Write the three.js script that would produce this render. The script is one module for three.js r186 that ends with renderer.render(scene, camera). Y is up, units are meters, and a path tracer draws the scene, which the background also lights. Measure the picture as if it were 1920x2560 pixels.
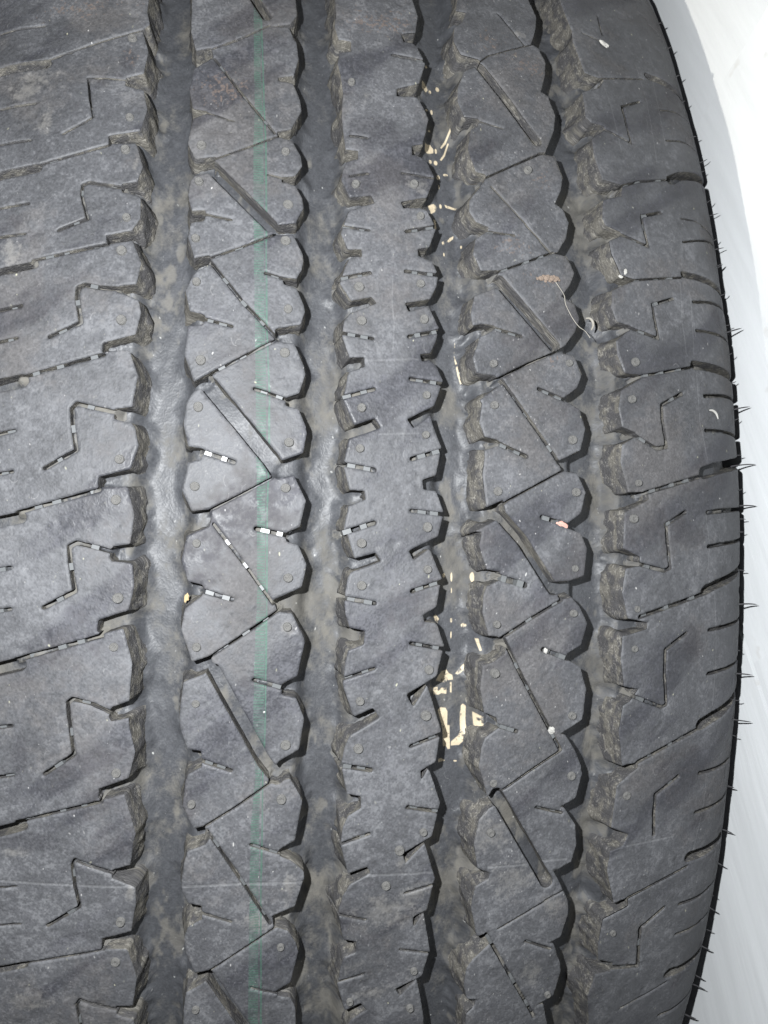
import * as THREE from 'three';

// ---------------------------------------------------------------- camera, sky, sun, flash, exposure
// The tyre lies flat on its sidewall on a pale floor; the photograph was taken with the camera turned on its side,
// so the picture's right is down. "Picture frame": X right, Y up, Z away, camera at its origin.
const F = 1862, YAW = 0.205, ROLL = 0.0057;           // focal length in photo pixels; camera tipped toward the floor, slight roll
const D = 0.165, R = 0.428, XC = 0.0376, YC = -0.0171;  // nearest tread distance, tyre radius, tread centre plane, axis offset
const X1 = 0.0862, RC = 0.42, RS = 0.028;            // half width of the crown, crown radius, shoulder radius
const XF = XC + 0.1092;                                   // camera height over the floor
const scene = new THREE.Scene();
const camera = new THREE.PerspectiveCamera(2 * Math.atan(1280 / F) * 180 / Math.PI, 0.75, 0.01, 60);
camera.position.set(0, XF, 0);
camera.up.set(1, 0, 0);
camera.lookAt(0, XF - Math.sin(YAW), -Math.cos(YAW)); camera.rotateZ(ROLL);

const SKYW = 64, SKYH = 32, skyData = new Float32Array(SKYW * SKYH * 4);
for (let j = 0; j < SKYH; j++) for (let i = 0; i < SKYW; i++) {
  const e = Math.sin(((j + 0.5) / SKYH - 0.5) * Math.PI), k = (j * SKYW + i) * 4, up = Math.max(e, 0);
  const s = e < 0 ? 0.55 : 1.0 - 0.1 * up;
  skyData[k] = 0.95 * s; skyData[k + 1] = 0.99 * s; skyData[k + 2] = 1.06 * s; skyData[k + 3] = 1;
}
const sky = new THREE.DataTexture(skyData, SKYW, SKYH, THREE.RGBAFormat, THREE.FloatType);
sky.mapping = THREE.EquirectangularReflectionMapping; sky.magFilter = THREE.LinearFilter; sky.needsUpdate = true;
scene.background = sky; scene.environment = sky;
scene.backgroundIntensity = 0.12; scene.environmentIntensity = 0.12;

const sun = new THREE.DirectionalLight(new THREE.Color(1, 0.95, 0.84), 2.7);
const SUN = new THREE.Vector3(0.0, 1.0, 0.178);
sun.position.copy(SUN).multiplyScalar(3.5).add(new THREE.Vector3(0, 0, -0.4)); sun.target.position.set(0, 0, -0.4);
sun.castShadow = true; sun.shadow.radius = 1.8; sun.shadow.mapSize.set(2048, 2048);
Object.assign(sun.shadow.camera, { left: -0.8, right: 0.8, top: 0.8, bottom: -0.8, near: 0.01, far: 6 });
scene.add(sun, sun.target);

const flash = new THREE.PointLight(new THREE.Color(0.965, 0.985, 1.0), 0.61);   // the camera's flash, beside the lens
flash.position.set(0.023, XF + 0.0310, -0.0064);
flash.castShadow = true; flash.shadow.radius = 0.12; flash.shadow.camera.near = 0.01; flash.shadow.camera.far = 3;
scene.add(flash);

const renderer = new THREE.WebGLRenderer({ antialias: true });
renderer.setSize(768, 1024);
renderer.toneMapping = THREE.LinearToneMapping;
renderer.toneMappingExposure = 1.0;
renderer.shadowMap.enabled = true;

// ---------------------------------------------------------------- noise
let seed = 12345;
const rnd = () => { seed = (seed + 0x6d2b79f5) | 0; let t = Math.imul(seed ^ (seed >>> 15), 1 | seed); t = (t + Math.imul(t ^ (t >>> 7), 61 | t)) ^ t; return ((t ^ (t >>> 14)) >>> 0) / 4294967296; };
const LAT = new Float32Array(256 * 256); for (let i = 0; i < LAT.length; i++) LAT[i] = rnd() * 2 - 1;
function vn(x, y) {
  const xi = Math.floor(x), yi = Math.floor(y); let fx = x - xi, fy = y - yi;
  fx = fx * fx * (3 - 2 * fx); fy = fy * fy * (3 - 2 * fy);
  const a = (yi & 255) << 8, b = ((yi + 1) & 255) << 8, c = xi & 255, d = (xi + 1) & 255;
  const p = LAT[a + c], q = LAT[b + c];
  const t = p + (LAT[a + d] - p) * fx, s = q + (LAT[b + d] - q) * fx;
  return t + (s - t) * fy;
}
const fbm = (x, y, o) => { let s = 0, a = 0.55; for (let i = 0; i < o; i++) { s += a * vn(x, y); x = x * 2.03 + 17.1; y = y * 2.03 + 5.7; a *= 0.55; } return s; };
const ridge = (x, y, o) => { const f = 1 - Math.min(1, 2.4 * Math.abs(fbm(x, y, o))); return f * f; };
const sstep = (a, b, x) => { const t = Math.min(1, Math.max(0, (x - a) / (b - a))); return t * t * (3 - 2 * t); };
const mix = (a, b, t) => a + (b - a) * t;

// ---------------------------------------------------------------- the tread's surface of revolution
const A1 = Math.asin(X1 / RC), U1 = RC * A1, A2 = 80 * Math.PI / 180, U2 = U1 + RS * (A2 - A1);
const XS = X1 - RS * Math.sin(A1), RS0 = R - RC * (1 - Math.cos(A1)) - RS * Math.cos(A1);
function prof(u) {                                    // arc length across the tread -> axial x, radius, normal
  const s = Math.sign(u) || 1; u = Math.abs(u); let a, x, r;
  if (u <= U1) { a = u / RC; x = RC * Math.sin(a); r = R - RC * (1 - Math.cos(a)); }
  else { a = A1 + (u - U1) / RS; x = XS + RS * Math.sin(a); r = RS0 + RS * Math.cos(a); }
  return [s * x, r, s * Math.sin(a), Math.cos(a)];
}
function radiusAt(x) {
  x = Math.abs(x);
  if (x <= X1) return R - RC + Math.sqrt(RC * RC - x * x);
  const q = (x - XS) / RS; return q < 1 ? RS0 + RS * Math.sqrt(1 - q * q) : -1;
}
function uOfX(x) { const s = Math.sign(x) || 1; x = Math.abs(x); return s * (x <= X1 ? RC * Math.asin(x / RC) : U1 + RS * (Math.asin(Math.min(1, (x - XS) / RS)) - A1)); }
const AXISY = XF - XC;                                // height of the tread's centre plane over the floor
// point of the tyre (local to its axis on the floor)
function surf(u, v, h, out) {
  const [x, r, nx, nr] = prof(u), f = v / R, q = r + h * nr;
  out.set(q * Math.sin(f), AXISY - x - h * nx, q * Math.cos(f)); return out;
}
function ray(px, py) {
  const x0 = (px - 960) / F, y0 = (1280 - py) / F, xc = x0 * Math.cos(ROLL) - y0 * Math.sin(ROLL), yc = x0 * Math.sin(ROLL) + y0 * Math.cos(ROLL);
  return [xc * Math.cos(YAW) + Math.sin(YAW), yc, Math.cos(YAW) - xc * Math.sin(YAW)];
}
function unproject(px, py, h = 0) {                   // photo pixel -> (u, v) on the tread, h metres above it
  const [dx, dy, dz] = ray(px, py);
  const inside = (t) => { const X = dx * t - XC, Y = dy * t - YC, Z = dz * t - (D + R), q = radiusAt(X); return q > 0 && Math.hypot(Y, Z) < q + h; };
  let t = 0.1, hit = false;
  for (; t < 0.42; t += 0.0015) if (inside(t)) { hit = true; break; }
  if (!hit) return null;
  let lo = t - 0.0015, hi = t;
  for (let i = 0; i < 30; i++) { const m = (lo + hi) / 2; if (inside(m)) hi = m; else lo = m; }
  const X = dx * hi - XC, Y = dy * hi - YC, Z = (D + R) - dz * hi;
  return [uOfX(X), Math.atan2(Y, Z) * R, hi * Math.hypot(dx, dy, dz), hi];
}

// ---------------------------------------------------------------- the pattern, read off the photograph
const OX = { A: 0, B: 600, C: 1220 }, OY = [0, 640, 1280, 1860], ZK = 700 / 1659;
const px = (tile, list) => { const o = []; for (let i = 0; i < list.length; i += 2) o.push([OX[tile[0]] + list[i] * ZK, OY[+tile[1]] + list[i + 1] * ZK]); return o; };
const edge = (...parts) => parts.flatMap(([t, l]) => px(t, l));
const rib1R = edge(
  ['A0', [880,-260, 885,-40, 870,60, 885,140, 842,172, 878,300, 850,430, 745,455, 740,500, 850,530, 852,545, 872,640, 830,770, 640,800, 640,850, 800,845, 808,855, 845,980, 810,1070, 720,1085, 720,1130, 820,1155, 832,1168, 832,1290, 780,1360, 625,1390, 630,1440, 780,1420, 787,1432, 835,1550]],
  ['A1', [805,160, 705,172, 690,205, 790,245, 820,260, 835,330, 800,460, 605,510, 600,560, 755,555, 770,570, 815,710, 780,890, 680,903, 672,962, 775,990, 795,1010, 820,1120, 775,1260, 585,1310, 580,1368, 748,1365, 760,1380, 795,1530]],
  ['A2', [785,100, 770,190, 665,205, 645,270, 660,292, 770,303, 782,312, 795,440, 760,585, 580,640, 575,708, 600,722, 725,690, 735,710, 785,900, 765,1120, 660,1155, 645,1220, 660,1242, 762,1220, 766,1280, 800,1420, 760,1580]],
  ['A3', [582,270, 580,322, 600,338, 735,300, 745,335, 800,530, 770,722, 665,750, 660,800, 770,842, 800,858, 800,960, 775,1115, 600,1160, 600,1222, 742,1222, 755,1232, 810,1390, 785,1555, 690,1560, 690,1612, 785,1640, 800,1690, 800,1960]]);
const rib2L = edge(
  ['A0', [1140,-260, 1135,-30, 1130,180, 1160,290, 1250,272, 1262,332, 1160,395, 1146,405, 1120,520, 1140,640, 1225,652, 1225,668, 1142,700, 1112,850, 1155,935, 1280,922, 1262,972, 1225,1022, 1150,1036, 1125,1070, 1110,1150, 1135,1245, 1215,1240, 1210,1302, 1130,1312, 1112,1400, 1150,1525, 1240,1508, 1252,1552, 1165,1606]],
  ['A1', [1142,110, 1095,200, 1122,320, 1215,348, 1205,402, 1112,416, 1106,470, 1092,585, 1150,742, 1250,686, 1262,720, 1225,766, 1145,802, 1100,870, 1086,1000, 1115,1126, 1210,1140, 1190,1204, 1108,1222, 1104,1260, 1076,1390, 1136,1510, 1240,1500, 1252,1560, 1240,1600, 1110,1656]],
  ['A2', [1104,152, 1072,290, 1112,412, 1205,434, 1196,496, 1124,546, 1094,572, 1072,700, 1135,886, 1150,886, 1246,850, 1262,900, 1215,956, 1086,1010, 1074,1100, 1060,1230, 1070,1300, 1112,1406, 1192,1420, 1192,1512, 1110,1560, 1096,1600]],
  ['A3', [1088,300, 1078,372, 1145,506, 1207,490, 1244,560, 1215,602, 1110,640, 1090,700, 1070,830, 1076,880, 1112,950, 1196,965, 1196,1046, 1115,1086, 1090,1150, 1096,1240, 1150,1366, 1240,1345, 1252,1392, 1180,1440, 1100,1482, 1086,1600, 1086,1690, 1086,1960]]);
const rib2R = edge(
  ['B0', [335,-260, 330,-20, 340,80, 300,135, 235,142, 170,150, 290,153, 335,245, 348,340, 320,440, 230,450, 225,470, 315,486, 355,580, 365,650, 305,760, 220,772, 225,806, 308,826, 360,920, 368,980, 325,1040, 250,1045, 246,1074, 328,1098, 368,1170, 375,1230, 330,1318, 215,1332, 190,1392, 315,1390, 370,1500, 376,1545, 365,1600]],
  ['B1', [335,132, 250,124, 260,165, 334,190, 380,290, 385,330, 360,402, 205,430, 224,506, 322,516, 378,650, 388,700, 352,812, 270,840, 270,886, 345,906, 390,1010, 396,1050, 375,1166, 235,1216, 200,1270, 215,1320, 320,1296, 390,1450, 356,1605]],
  ['B2', [265,126, 275,176, 345,196, 395,310, 366,446, 200,520, 220,592, 308,600, 375,740, 385,770, 340,975, 250,1020, 246,1086, 330,1106, 370,1200, 380,1232, 350,1412, 230,1480, 170,1560, 168,1618, 298,1582, 312,1610]],
  ['B3', [352,300, 370,345, 325,576, 232,630, 236,672, 302,696, 340,725, 378,762, 380,800, 325,966, 190,1026, 200,1090, 285,1112, 330,1180, 346,1232, 300,1416, 216,1464, 222,1500, 297,1512, 328,1570, 330,1690, 330,1960]]);
const rib3L = edge(
  ['B0', [560,-260, 565,-20, 570,60, 560,150, 585,225, 660,238, 660,298, 590,310, 578,370, 600,450, 612,560, 602,690, 612,780, 625,880, 702,890, 702,938, 630,956, 612,1000, 602,1060, 650,1165, 780,1150, 800,1196, 650,1242, 625,1300, 597,1380, 640,1475, 722,1470, 724,1516, 650,1528, 622,1590]],
  ['B1', [592,160, 660,260, 780,240, 812,276, 650,340, 620,380, 604,470, 650,600, 735,598, 741,652, 650,684, 640,705, 612,850, 680,1000, 800,960, 836,1016, 650,1080, 640,1110, 620,1210, 616,1250, 650,1386, 740,1390, 746,1442, 640,1482, 640,1500, 612,1640]],
  ['B2', [640,140, 680,276, 805,240, 840,292, 660,356, 640,390, 620,520, 625,600, 650,686, 741,705, 736,786, 640,822, 625,900, 610,1020, 665,1196, 680,1216, 790,1164, 828,1222, 650,1330, 620,1400, 600,1500]],
  ['B3', [600,135, 635,300, 715,314, 718,382, 640,430, 610,500, 596,600, 640,776, 755,735, 775,772, 650,840, 610,910, 582,1000, 610,1166, 690,1180, 690,1242, 620,1270, 600,1320, 576,1430, 620,1586, 715,1545, 750,1586, 660,1640, 630,1690, 630,1960]]);
const rib3R = edge(
  ['B0', [1010,-260, 1020,-10, 1055,90, 1040,190, 955,195, 970,246, 1026,256, 1050,275, 1100,370, 1062,490, 930,520, 930,566, 1050,571, 1065,592, 1120,700, 1085,850, 1020,860, 1020,912, 1075,930, 1110,960, 1155,1050, 1110,1165, 955,1190, 970,1226, 1100,1231, 1112,1243, 1165,1350, 1125,1460, 1055,1470, 1060,1512, 1105,1530, 1140,1546]],
  ['B1', [1178,110, 1165,180, 1130,250, 980,275, 1000,326, 1120,292, 1132,322, 1180,420, 1165,500, 1130,572, 1070,580, 1080,622, 1125,612, 1165,650, 1203,735, 1155,884, 990,965, 1030,1016, 1130,942, 1145,1000, 1196,1132, 1165,1296, 1085,1326, 1090,1382, 1160,1390, 1170,1405, 1212,1524]],
  ['B2', [1175,145, 1000,230, 1030,286, 1118,222, 1130,232, 1197,390, 1165,562, 1085,612, 1095,652, 1160,660, 1172,672, 1212,790, 1170,972, 990,1086, 1030,1156, 1108,1032, 1115,1042, 1192,1290, 1160,1484]],
  ['B3', [1070,160, 1075,216, 1113,150, 1125,164, 1187,350, 1140,552, 965,656, 985,710, 1093,596, 1102,606, 1140,740, 1157,800, 1110,992, 1030,1030, 1030,1092, 1088,1006, 1096,1030, 1127,1230, 1080,1382, 920,1460, 950,1502, 1045,1402, 1052,1415, 1087,1600, 1090,1690, 1090,1960]]);
const rib4L = edge(
  ['B0', [1290,-260, 1290,-20, 1280,60, 1340,70, 1320,122, 1272,160, 1266,240, 1310,320, 1420,350, 1420,386, 1330,420, 1290,520, 1290,600, 1330,690, 1420,702, 1410,742, 1368,765, 1350,880, 1400,1010, 1460,1030, 1450,1072, 1362,1180, 1360,1250, 1400,1310, 1480,1342, 1462,1372, 1400,1412, 1382,1500, 1430,1600]],
  ['B1', [1530,80, 1530,182, 1392,232, 1370,330, 1380,410, 1440,398, 1512,410, 1500,442, 1420,480, 1414,510, 1382,600, 1402,690, 1510,708, 1562,750, 1420,852, 1434,872, 1420,980, 1450,1070, 1532,1090, 1532,1122, 1450,1150, 1450,1190, 1436,1300, 1460,1490, 1560,1446, 1575,1520, 1510,1572, 1400,1630]],
  ['B2', [1435,120, 1420,200, 1465,342, 1542,355, 1552,402, 1465,440, 1445,500, 1440,600, 1476,736, 1530,740, 1580,790, 1572,842, 1500,890, 1440,912, 1426,1050, 1450,1190, 1522,1220, 1532,1282, 1450,1342, 1430,1400, 1414,1520]],
  ['B3', [1416,135, 1465,310, 1550,270, 1560,330, 1480,385, 1420,450, 1386,600, 1410,742, 1482,770, 1472,802, 1395,850, 1370,970, 1405,1146, 1462,1125, 1480,1190, 1380,1282, 1345,1330, 1326,1430, 1345,1512, 1402,1520, 1392,1552, 1340,1600, 1330,1690, 1330,1960]]);
const rib4R = edge(
  ['C0', [200,-260, 245,0, 290,100, 285,170, 255,262, 298,285, 345,370, 340,450, 315,540, 358,570, 402,680, 395,770, 345,898, 290,900, 400,922, 448,1050, 438,1120, 400,1204, 450,1236, 482,1320, 465,1410, 420,1490, 370,1492, 470,1516]],
  ['C1', [516,100, 490,170, 440,236, 515,280, 546,370, 520,450, 460,530, 400,562, 515,590, 562,700, 532,780, 440,846, 545,906, 582,1020, 552,1150, 420,1214, 440,1272, 530,1286, 582,1400, 556,1522, 470,1592]],
  ['C2', [470,92, 555,130, 592,220, 572,380, 480,410, 375,416, 430,522, 500,506, 546,560, 592,660, 556,790, 470,842, 466,872, 550,920, 587,1050, 560,1232, 430,1316, 460,1322, 520,1420, 550,1500]],
  ['C3', [557,180, 522,320, 432,374, 455,382, 520,480, 527,600, 497,702, 415,750, 390,752, 430,830, 476,930, 477,1000, 430,1142, 360,1180, 390,1184, 430,1300, 432,1350, 390,1492, 278,1558, 330,1545, 360,1690, 380,1960]]);
const rib5L = edge(
  ['C0', [340,-260, 430,0, 462,90, 500,180, 505,240, 575,425, 690,470, 660,520, 560,545, 580,690, 612,722, 690,745, 690,770, 620,812, 632,920, 680,1060, 800,1092, 796,1156, 690,1178, 680,1290, 700,1332, 790,1372, 780,1402, 720,1425, 732,1500]],
  ['C1', [790,110, 880,142, 740,200, 735,300, 770,385, 850,412, 848,432, 762,500, 770,580, 815,690, 910,702, 912,722, 792,795, 776,900, 800,1010, 880,1045, 876,1072, 800,1118, 790,1220, 835,1400, 950,1396, 960,1442, 812,1520]],
  ['C2', [802,215, 900,265, 900,322, 816,336, 796,480, 830,632, 950,655, 942,696, 796,736, 790,880, 806,1036, 892,1050, 842,1122, 800,1150, 776,1300, 800,1510]],
  ['C3', [800,132, 886,108, 890,140, 766,250, 736,500, 836,540, 802,610, 726,640, 710,760, 745,944, 825,908, 832,960, 682,1040, 656,1180, 656,1284, 742,1300, 732,1352, 640,1370, 592,1500, 600,1650, 600,1960]]);
// cuts in the ribs: [tile, width in zoomed pixels, points...]; kind s = narrow sipe, w = wide slot
const S = (t, w, l, kind = 's') => ({ t, w, l, kind });
const cuts = [
  // rib by the left edge: lateral lines with their wide outer slots
  S('A0', 66, [-80,460, 270,372], 'w'), S('A0', 11, [260,360, 560,255, 850,172]), S('A0', 58, [-80,1066, 215,990], 'w'), S('A0', 17, [210,978, 650,855]),
  S('A0', 46, [-80,1628, 200,1564], 'w'), S('A0', 17, [190,1540, 640,1440]), S('A1', 84, [-80,782, 125,738], 'w'), S('A1', 24, [110,722, 610,580]),
  S('A1', 70, [-80,1590, 120,1550], 'w'), S('A1', 25, [100,1520, 590,1385]), S('A2', 84, [-80,950, 110,905], 'w'), S('A2', 28, [90,878, 600,735]),
  S('A3', 66, [-80,540, 130,486], 'w'), S('A3', 21, [100,462, 600,345]), S('A3', 44, [-80,1350, 140,1316], 'w'), S('A3', 14, [120,1308, 610,1225]),
  S('A0', 13, [750,470, 620,460, 518,456, 530,580, 550,690, 370,790]), S('A0', 18, [730,1105, 620,1090, 530,1075, 485,1090, 482,1160, 515,1290, 340,1360]),
  S('A1', 25, [710,190, 580,180, 500,164, 458,182, 452,240, 475,390, 290,475]), S('A1', 26, [690,925, 550,895, 450,872, 422,900, 428,1000, 450,1150, 260,1258]),
  S('A2', 27, [660,235, 550,205, 450,182, 408,206, 412,290, 440,470, 255,568]), S('A2', 24, [660,1190, 540,1135, 430,1107, 402,1130, 412,1260, 435,1440, 262,1556]),
  S('A3', 22, [670,770, 560,735, 440,692, 426,720, 440,840, 470,970, 280,1080]), S('A3', 19, [690,1580, 560,1555, 470,1522, 452,1550, 480,1700]),
  S('A0', 12, [-60,232, 265,150]), S('A0', 13, [-60,668, 210,605]), S('A0', 13, [-60,872, 175,825]), S('A0', 15, [-60,1248, 165,1200]), S('A0', 17, [-60,1414, 145,1380]),
  S('A1', 23, [-60,334, 120,290]), S('A1', 21, [-60,522, 95,485]), S('A1', 21, [-60,1068, 85,1032]), S('A1', 19, [-60,1300, 70,1276]),
  S('A2', 26, [-60,350, 60,332]), S('A2', 23, [-60,594, 60,576]), S('A2', 22, [-60,1284, 65,1270]), S('A2', 21, [-60,1580, 76,1560]), S('A3', 11, [-60,850, 95,845]), S('A3', 13, [-60,1078, 120,1070]),
  // second rib: diagonals, lateral sipes, small sipes
  S('A0', 62, [1420,-150, 1580,90], 'w'), S('A0', 15, [1270,340, 1450,570, 1630,785]), S('A0', 88, [1255,985, 1600,1330], 'w'), S('A0', 22, [1245,1545, 1440,1790, 1630,1990]),
  S('A1', 104, [1240,765, 1600,1200, 1640,1262], 'w'), S('A2', 19, [1262,70, 1440,300, 1618,545]), S('A2', 84, [1262,940, 1560,1480, 1640,1580], 'w'), S('A3', 21, [1225,520, 1420,800, 1600,1070]), S('A3', 68, [1235,1380, 1480,1720], 'w'),
  S('A0', 11, [1600,140, 1440,215, 1255,282]), S('A0', 13, [1650,800, 1460,870, 1280,935]), S('A0', 15, [1620,1392, 1420,1465, 1245,1525]), S('A1', 18, [1645,490, 1450,590, 1255,692]), S('A1', 14, [1620,1310, 1430,1410, 1240,1506]),
  S('A2', 15, [1645,588, 1440,730, 1246,858]), S('A3', 12, [1590,242, 1400,375, 1205,496]), S('A3', 11, [1640,1085, 1440,1220, 1245,1348]),
  S('B0', 11, [165,1030, 250,1052]), S('B1', 18, [148,98, 255,132]), S('B1', 20, [85,785, 275,848]), S('B2', 26, [92,98, 275,138]), S('B2', 24, [82,998, 255,1046]), S('B3', 18, [62,602, 240,656]), S('B3', 13, [60,1450, 225,1482]),
  S('A0', 13, [1205,1262, 1375,1300]), S('A1', 21, [1200,368, 1372,415]), S('A1', 25, [1195,1155, 1385,1220]), S('A2', 27, [1190,466, 1375,520]), S('A2', 23, [1180,1472, 1368,1535]), S('A3', 17, [1186,1006, 1368,1060]), S('A0', 9, [1215,660, 1390,715]),
  // centre rib
  S('B0', 18, [655,800, 755,816]), S('B0', 17, [655,1038, 760,1022]), S('B0', 17, [600,1336, 768,1360]), S('B1', 25, [590,132, 772,96]), S('B1', 21, [600,452, 788,486]), S('B1', 23, [600,838, 797,786]),
  S('B1', 27, [610,1232, 797,1266]), S('B2', 29, [600,128, 797,64]), S('B2', 27, [605,508, 797,541]), S('B2', 17, [605,994, 797,930]), S('B2', 29, [585,1504, 776,1531]), S('B3', 18, [590,602, 768,537]), S('B3', 14, [580,1016, 745,1050]), S('B3', 12, [570,1418, 735,1370]),
  S('B0', 24, [908,320, 1105,362]), S('B0', 13, [960,1020, 1150,1054]), S('B0', 23, [988,1364, 1170,1336]), S('B1', 23, [984,86, 1195,112]), S('B1', 25, [1004,474, 1195,438]), S('B1', 23, [1014,725, 1212,757]),
  S('B1', 25, [1020,1200, 1210,1147]), S('B1', 23, [1018,1508, 1220,1532]), S('B2', 25, [1020,470, 1210,408]), S('B2', 23, [1014,780, 1220,816]), S('B2', 23, [1014,1390, 1205,1313]), S('B3', 25, [994,380, 1200,406]), S('B3', 13, [980,890, 1170,830]), S('B3', 12, [950,1226, 1140,1246]),
  // fourth rib
  S('C0', 9, [60,80, 220,270]), S('C0', 66, [-45,400, 290,830], 'w'), S('C0', 10, [20,1100, 380,1500]), S('C1', 82, [70,150, 395,530], 'w'), S('C1', 23, [80,730, 200,900, 425,1225]), S('C1', 76, [50,1510, 200,1680, 390,1975], 'w'),
  S('C2', 25, [100,760, 200,970, 425,1400]), S('C3', 84, [50,300, 350,820], 'w'), S('C3', 21, [-10,1130, 275,1620]),
  S('C0', 10, [260,262, 0,330, -55,370]), S('C0', 12, [320,902, 0,1045, -15,1052]), S('C0', 14, [390,1492, 200,1560, 60,1610]), S('C1', 13, [410,565, 230,640, 60,725]), S('C1', 12, [445,1272, 120,1448, 60,1490]), S('C2', 19, [440,523, 270,625, 80,752]),
  S('C3', 15, [435,36, 260,150, 75,280]), S('C3', 11, [450,868, 270,975, 60,1100]),
  S('C1', 15, [-10,-150, 160,-125]), S('C1', 22, [20,420, 200,474]), S('C1', 28, [50,1105, 230,1188]), S('C1', 24, [305,785, 455,850]), S('C1', 26, [320,1546, 480,1596]), S('C2', 38, [70,388, 222,434]), S('C2', 28, [330,817, 475,870]), S('C2', 25, [65,1270, 172,1302]), S('C3', 18, [285,377, 440,410]), S('C3', 18, [222,1170, 370,1216]),
  S('B0', 13, [1400,712, 1560,760]),
  // right shoulder rib
  S('C0', 13, [670,462, 920,466]), S('C0', 58, [950,450, 1180,500], 'w'), S('C0', 13, [780,1100, 900,1070, 1060,1062]), S('C0', 58, [1085,1062, 1140,1040, 1330,1068], 'w'), S('C1', 14, [860,142, 1150,124]), S('C1', 44, [1165,105, 1430,108], 'w'),
  S('C1', 17, [900,712, 1200,660]), S('C1', 58, [1225,645, 1500,630], 'w'), S('C1', 25, [935,1404, 1255,1308]), S('C1', 76, [1285,1284, 1350,1260, 1540,1240], 'w'), S('C2', 27, [900,622, 1275,488]), S('C2', 58, [1290,465, 1350,432, 1560,424], 'w'),
  S('C2', 25, [885,1484, 1235,1295]), S('C2', 74, [1265,1262, 1330,1220, 1540,1176], 'w'), S('C3', 19, [825,912, 1180,725]), S('C3', 66, [1190,672, 1460,560], 'w'), S('C3', 13, [790,1570, 1060,1412]), S('C3', 66, [1070,1365, 1340,1235], 'w'),
  S('C0', 15, [900,600, 792,630, 820,740, 852,845, 690,765]), S('C0', 10, [650,90, 680,205]), S('C0', 9, [560,190, 700,252]), S('C0', 20, [1030,1255, 912,1276, 920,1330, 953,1458, 790,1388]),
  S('C1', 19, [1100,250, 977,286, 985,350, 1013,488, 845,424]), S('C1', 23, [1150,815, 1032,882, 1036,960, 1062,1130, 1005,1140, 872,1060]), S('C2', 23, [1175,0, 1060,76, 1066,180, 1082,330, 1050,350, 895,308]),
  S('C2', 23, [1175,720, 1052,815, 1046,950, 1056,1140, 1030,1158, 855,1090]), S('C3', 25, [1130,195, 997,300, 987,420, 987,540]), S('C3', 25, [1040,970, 907,1090, 897,1200, 892,1320, 735,1330]),
  S('C0', 12, [1020,650, 1100,660]), S('C0', 12, [1060,830, 1150,836]), S('C0', 9, [1150,1290, 1240,1310, 1310,1370]), S('C0', 13, [1160,1430, 1320,1432]), S('C1', 20, [1222,270, 1330,275]), S('C1', 19, [1240,440, 1360,462]),
  S('C1', 22, [1282,830, 1400,830, 1500,880]), S('C1', 21, [1290,1032, 1440,1052, 1500,1080]), S('C1', 26, [1305,1520, 1400,1508, 1540,1516]), S('C2', 23, [1308,205, 1390,190, 1540,216]), S('C2', 23, [1310,700, 1400,680, 1530,684]),
  S('C2', 23, [1305,960, 1390,936, 1530,928]), S('C2', 23, [1258,1550, 1490,1480]), S('C3', 22, [1232,408, 1460,335]), S('C3', 22, [1132,950, 1380,860]), S('C3', 19, [1112,1130, 1330,1070]), S('C3', 22, [1012,1610, 1250,1490]),
];

// ---------------------------------------------------------------- pattern raster in (u, v) metres
const CE = 0.00036, U0 = -0.1145, UE = 0.1165, VT = 0.2000, VB = -0.1420;
const NU = Math.round((UE - U0) / CE), NV = Math.round((VT - VB) / CE), NX = NU + 1, NY = NV + 1;
const toUV = (pts, h) => pts.map(([x, y]) => unproject(x, y, h)).filter(Boolean);
const toUVx = (pts) => {                              // as above; points past the outline go on round the shoulder
  const all = pts.map(([x, y]) => unproject(x, y)), o = all.filter(Boolean), n = o.length;
  if (n && (n < all.length || (o[n - 1][0] > 0.09))) { const q = o[n - 1], p = n > 1 ? o[n - 2] : [q[0] - 1, q[1]], k = Math.max(-0.7, Math.min(0.7, (q[1] - p[1]) / Math.max(0.002, q[0] - p[0]))); o.push([0.122, q[1] + k * (0.122 - q[0]) * 0.6, q[2], q[3]]); }
  return o;
};
function polySDF(poly, dist) {                        // signed distance to a polygon, min-ed into dist
  const n = poly.length; let u0 = 1, u1 = -1, v0 = 1, v1 = -1;
  for (const p of poly) { u0 = Math.min(u0, p[0]); u1 = Math.max(u1, p[0]); v0 = Math.min(v0, p[1]); v1 = Math.max(v1, p[1]); }
  const pad = 0.006, i0 = Math.max(0, Math.floor((u0 - pad - U0) / CE)), i1 = Math.min(NU, Math.ceil((u1 + pad - U0) / CE));
  for (let j = 0; j <= NV; j++) {
    const v = VB + j * CE, near = [], cross = [];
    for (let k = 0; k < n; k++) {
      const a = poly[k], b = poly[(k + 1) % n];
      if (Math.min(a[1], b[1]) < v + pad && Math.max(a[1], b[1]) > v - pad) near.push([a[0], a[1], b[0] - a[0], b[1] - a[1]]);
      if ((a[1] > v) !== (b[1] > v)) cross.push(a[0] + (v - a[1]) / (b[1] - a[1]) * (b[0] - a[0]));
    }
    cross.sort((a, b) => a - b);
    for (let i = i0; i <= i1; i++) {
      const u = U0 + i * CE; let best = pad * pad, c = 0;
      for (const s of near) {
        const wx = u - s[0], wy = v - s[1], t = Math.min(1, Math.max(0, (wx * s[2] + wy * s[3]) / (s[2] * s[2] + s[3] * s[3] + 1e-14)));
        const ex = wx - t * s[2], ey = wy - t * s[3], q = ex * ex + ey * ey; if (q < best) best = q;
      }
      for (const x of cross) if (x < u) c++;
      const d = (c & 1 ? -1 : 1) * Math.sqrt(best), k = j * NX + i; if (d < dist[k]) dist[k] = d;
    }
  }
}
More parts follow.
